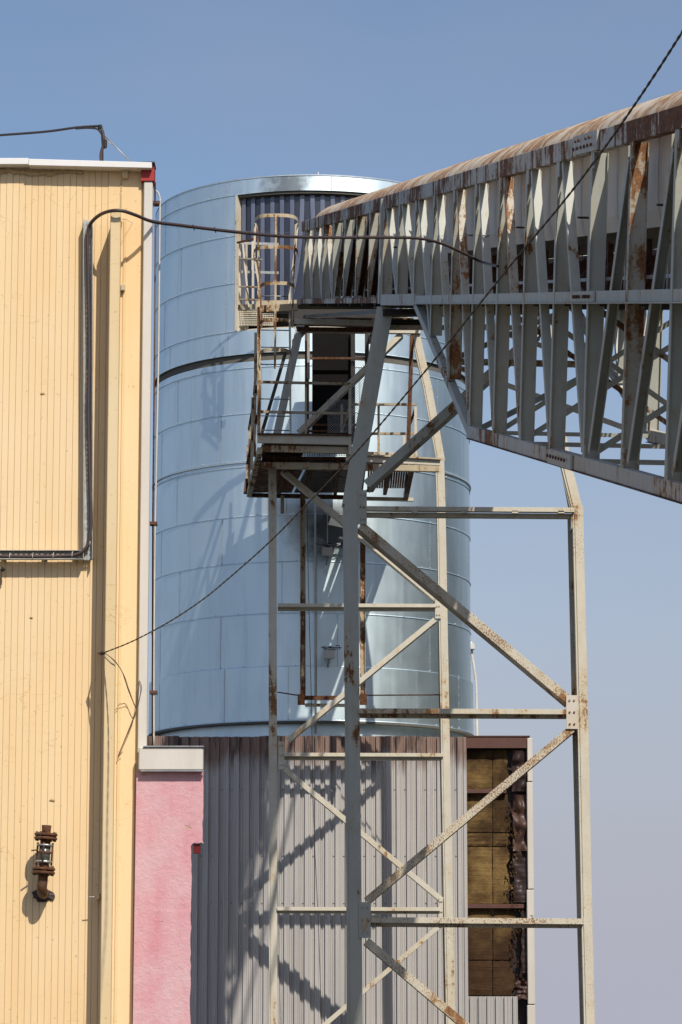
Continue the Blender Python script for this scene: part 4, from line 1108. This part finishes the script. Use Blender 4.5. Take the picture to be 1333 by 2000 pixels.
netting('wire_netting', 690, 850, 716, 886, YA+1.55, 5, .004, 'zinc')
A('rail_post', 'rail', P(740,790,YA+1.6), P(740,888,YA+1.6), .045, .045, ref=YV, prof='L', t=.006)
A('rail_post', 'rail', P(598,748,YA+.02), P(598,850,YA+.02), .04, .04, ref=YV, prof='L', t=.006)
# hanging stubs under the floor
A('hanger', 'rust', P(552,968,YB-.3), P(552,1003,YB-.3), .07, .05, ref=YV)
# upper landing under the gallery end
A('landing_beam', 'rust', P(508,604,YA+.2), P(582,600,YA+.2), 14*SF, .08, ref=YV)
A('landing_beam', 'cream', P(575,628,YA+.2), P(746,632,YA+.2), 11*SF, .08, ref=YV)
A('landing_beam', 'rustbrown', P(580,643,YA+.4), P(745,645,YA+.4), 8*SF, .08, ref=YV)
A('landing_beam', 'dark', P(575,614,YA+1.2), P(746,614,YA+1.2), 20*SF, .06, ref=YV)
for (xa, xb2) in ((600,575),(735,720)): A('landing_joist','rustbrown',P(xa,640,YA+.4),P(xb2,668,YA+3.6),.08,.08,ref=Z)
netting('wire_netting', 686, 616, 742, 636, YA+.6, 5)
netting('wire_netting', 686, 645, 712, 880, YA+1.3, 5, .004, 'zinc')
netting('wire_netting', 640, 780, 690, 846, YA+.9, 5, .004, 'zinc')
# small railing into the opening, left of the ladder
for (x_, ya, yb2) in ((469,476,600),(482,474,602),(494,472,604)):
    A('rail_post', 'cream' if x_ != 482 else 'rust', P(x_,ya,57.6), P(x_,yb2,57.6), .04, .04, ref=YV)
A('handrail', 'rustbrown', P(464,474,57.6), P(500,466,57.2), .03, .04, ref=YV)
A('handrail', 'zinc', P(472,475,57.7), P(545,477,57.7), .05, .02, ref=YV)
A('handrail', 'zinc', P(472,531,57.7), P(545,533,57.7), .05, .02, ref=YV)
A('toe_board', 'rust', P(466,601,57.6), P(506,599,57.4), .11, .03, ref=YV)
A('toe_board', 'rust', P(500,596,56.4), P(580,594,56.4), .16, .03, ref=YV)
# dark screened shaft behind the platform
sh = thing('elevator_shaft', 'tall black sheeted hoist shaft behind the access platform', 'shaft', P(650, 850, 56.5))
a, b_ = P(610,860,56.6), P(688,860,56.6)
MB().box((a.x,56.6,a.z),(b_.x,57.8,P(0,642,56.6).z)).build('shaft_panel', 'pitch', sh)
for x_ in (600, 690, 717):
    beam('shaft_post', 'dark' if x_ != 600 else 'rustbrown', sh, P(x_,645,56.5), P(x_,868,56.5), .08, .06, ref=YV, prof='L')
beam('shaft_post', 'zinc', sh, P(603,645,56.3), P(603,740,56.3), .05, .05, ref=YV)
for y_ in (700, 830, 842): beam('shaft_rail', 'rustbrown', sh, P(600,y_,56.4), P(718,y_,56.4), .04, .04, ref=YV)
# ------------------------------------------------------------------ caged ladder
cl_ = thing('caged_ladder', 'rusty ladder with safety cage hoops beside the silo opening', 'ladder', P(540, 850, 55))
YL = YA+.3
def Lb(name, mat, pts, r=.02):
    return MB().tube(pts, r, 6).build(name, mat, cl_)
def flat(name, mat, a, b_, wa, wb): return beam(name, mat, cl_, a, b_, wa, wb, ref=YV)
for (pts) in ([(508,862),(508,566),(497,500),(499,436)],[(568,850),(566,566),(577,490),(582,436)]):
    for a, b_ in zip(pts[:-1], pts[1:]): flat('ladder_rail', 'cream', P(*a,YL), P(*b_,YL), .038, .03)
for y_ in (578,611,644.5,678,711.5,745,779,812,840): Lb('rung', 'zinc', [P(509,y_,YL), P(567,y_+1,YL)], .011)
def hoop(xa, xb2, yc_, rise, mat='rust', hgt=.065, front=.62):
    a, b_ = P(xa,yc_,YL), P(xb2,yc_,YL); c = (a+b_)/2; rx = (b_.x-a.x)/2
    n = 20; mb = MB(); vs = []
    for i in range(n+1):
        an = math.pi*i/n
        for (dr, dz) in ((0,-hgt/2),(.006,-hgt/2),(.006,hgt/2),(0,hgt/2)):
            cs, sn = math.cos(an), math.sin(an); cs = math.copysign(abs(cs)**.62, cs); sn = sn**.62
            vs.append((c.x-(rx+dr)*cs, c.y-(front+dr)*sn, c.z+dz))
    fs = []
    for i in range(n):
        for k in range(4): fs.append((i*4+k, i*4+(k+1)%4, (i+1)*4+(k+1)%4, (i+1)*4+k))
    mb.add(vs, fs, True); o = mb.build('hoop', mat, cl_)
    md = o.modifiers.new('edge', 'EDGE_SPLIT'); md.split_angle = R(40)
# hoops: ends at the rails, arc bulging towards the viewer (seen from below)
for (xa, xb2, yc_) in ((499,583,438),(497,583,499),(508,577,569),(508,575,640),(508,570,698)): hoop(xa, xb2, yc_, 12)
for k in range(3):
    an = math.pi*(.5 if k == 0 else (.2 if k == 1 else .8))
    if k: continue
    c0 = P(541,438,YL); c1 = P(539,735,YL)
    flat('cage_strip', 'rust', Vector((c0.x, YL-.635, c0.z+.02)), Vector((c1.x, YL-.635, c1.z)), .038, .008)
for (xa, xb2, dy_) in ((503, 512, .42), (578, 571, .42)):
    c0 = P(xa,438,YL-dy_); c1 = P(xb2,640,YL-dy_)
    flat('cage_strip', 'rust', c0, c1, .03, .008)
for (ya, yb2) in ((505,507),(560,561),(585,586)):
    A('handrail', 'rail', P(468,ya,57.5), P(512,yb2,57.0), .03, .03, ref=YV)
A('rail_post', 'cream', P(475,477,57.4), P(487,600,57.4), .035, .03, ref=YV)
A('rail_post', 'rust', P(505,478,57.2), P(505,600,57.2), .04, .03, ref=YV)
# ------------------------------------------------------------------ hoist frame below the platform
hf = thing('goods_hoist', 'rusty hanging guide frame under the platform in front of the silo', 'frame', P(650, 1370, 57.2))
YH = 56.8
def H(name, mat, a, b_, wa, wb, **k): return beam(name, mat, hf, a, b_, wa, wb, **k)
H('guide_post', 'rust', P(592,962,YH), P(592,1366,YH), .10, .09, ref=YV, prof='I', t=.014)
H('guide_post', 'rust', P(709,1000,YH), P(709,1362,YH), .10, .09, ref=YV, prof='I', t=.014)
H('bottom_beam', 'rustbrown', P(583,1363,YH-.06), P(717,1363,YH-.06), 8*YH/6000, .05, ref=YV)
H('bottom_beam', 'cream', P(596,1377,YH+.1), P(700,1378,YH+.1), 6*YH/6000, .05, ref=YV)
for x_ in (589, 710):
    MB().box((P(x_-7,1365,YH).x, YH-.12, P(0,1378,YH).z), (P(x_+7,1365,YH).x, YH-.09, P(0,1357,YH).z)).build('foot_plate', 'rustbrown', hf, bevel=.004)
MB().tube([P(543,1352,YR+.1), P(583,1358,YH)], .012, 6).build('tie_rod', 'rustbrown', hf)
MB().tube([P(716,1358,YH), P(860,1357,YR+.2)], .012, 6).build('tie_rod', 'rustbrown', hf)
hr = MB().tube(smooth([P(600,985,YH-.3), P(603,1150,YH-.3), P(608,1350,YH-.3), P(613,1600,YH-.3), P(622,1800,YH-.3), P(629,2005,YH-.3), P(631,2060,YH-.3)], 6), .006, 5).build('hoist_rope', 'black'); tag(hr, 'thin black rope hanging from the platform down past the shed', 'rope')
# conduits and lamps on the silo
def onS(px_, py_, d_=.05):
    t = th(px_, py_); r = ray(px_, py_); v = P(px_, py_, YF_S)
    # intersect
    a = r.x**2+r.y**2; bx, by = EYE.x-SC.x, EYE.y-SC.y
    b = 2*(r.x*bx+r.y*by); c = bx*bx+by*by-(RS+d_)**2; q = (-b-math.sqrt(max(0,b*b-4*a*c)))/(2*a)
    return EYE+r*q
sc2 = MB().tube([onS(616,972), onS(617,1180), onS(617,1432)], .022, 8).build('silo_conduit', 'pipe'); tag(sc2, 'vertical grey conduit on the front of the silo under the platform', 'conduit')
def lamp(px_, py_, label):
    t = thing('junction_box', label, 'lamp', onS(px_, py_, .02), 'box lamps on brackets on the silo')
    c = onS(px_, py_, .30)
    MB().add([c+Vector(v) for v in ((-.105,-.05,.085),(.105,-.05,.085),(.105,.16,.085),(-.105,.16,.085),(-.09,-.05,-.075),(.085,-.05,-.075),(.085,.16,-.06),(-.09,.16,-.06),(-.105,-.05,-.03),(.105,-.05,-.03),(.105,.16,-.03),(-.105,.16,-.03))],
             [(0,3,2,1),(0,1,9,8),(1,2,10,9),(2,3,11,10),(3,0,8,11),(8,9,5,4),(9,10,6,5),(10,11,7,6),(11,8,4,7),(4,5,6,7)]).build('housing', 'pipe', t)
    MB().tube([c+Vector((0,.05,-.07)), c+Vector((-.02,.10,-.17)), onS(px_-2, py_+24, .02)], .016, 6).build('arm', 'zinc', t)
    for k in range(7):
        a0 = c+Vector((random.uniform(-.15,.2), .1, .12+random.uniform(0,.05)))
        pts_ = [a0+Vector((random.uniform(-.1,.12)*i_, .02*i_, random.uniform(-.04,.05))) for i_ in range(4)]
        MB().tube(smooth(pts_, 4), .007, 5).build('loose_wire', 'black' if k % 2 else 'zinc', t)
    return t
lamp(640, 1078, 'small grey box lamp with loose wires on the silo, upper of the two')
lamp(643, 1279, 'small grey box lamp with loose wires on the silo, lower of the two')
ec = thing('edge_conduit', 'white conduit with small box at the right edge of the silo', 'conduit', P(933, 1440, YS))
MB().tube(smooth([P(921,1253,YS),P(922,1275,YS),P(926,1300,YS),P(931,1340,YS),P(932,1400,YS),P(933,1445,YS)],5), .028, 8).build('pipe', 'pipe', ec)
c = P(923,1263,YS-.05); MB().box((c.x-.05,c.y-.06,c.z-.06),(c.x+.05,c.y+.06,c.z+.06)).build('box', 'pipe', ec, bevel=.01)

# far wood to the right, outside the picture (its dark green shows in the right flank of the metal silo)
wd_ = MB()
for i in range(15000):
    ck = random.randrange(9); cx_, cy_ = 15+(ck%3)*6+random.uniform(-1,1), 32+(ck//3)*16+((ck%3)*4)
    a_ = random.uniform(0, 6.283); r_2 = 5.0*math.sqrt(random.random()); h_ = random.uniform(0, 1)
    c = Vector((cx_+r_2*math.cos(a_), cy_+r_2*math.sin(a_)*1.6, 1+h_*(21-2*r_2)))
    if c.x < 10.5+(c.y-38)*.03: continue
    v_ = [c+Vector((random.uniform(-1,1), random.uniform(-1,1), random.uniform(-1,1)))*1.0 for _ in range(3)]
    wd_.add(v_, [(0,1,2)])
M['leaf'] = plain('leaf_green', (.06,.085,.035), .7, scale=1)
wd_.build('woodland', 'leaf', kind='stuff')
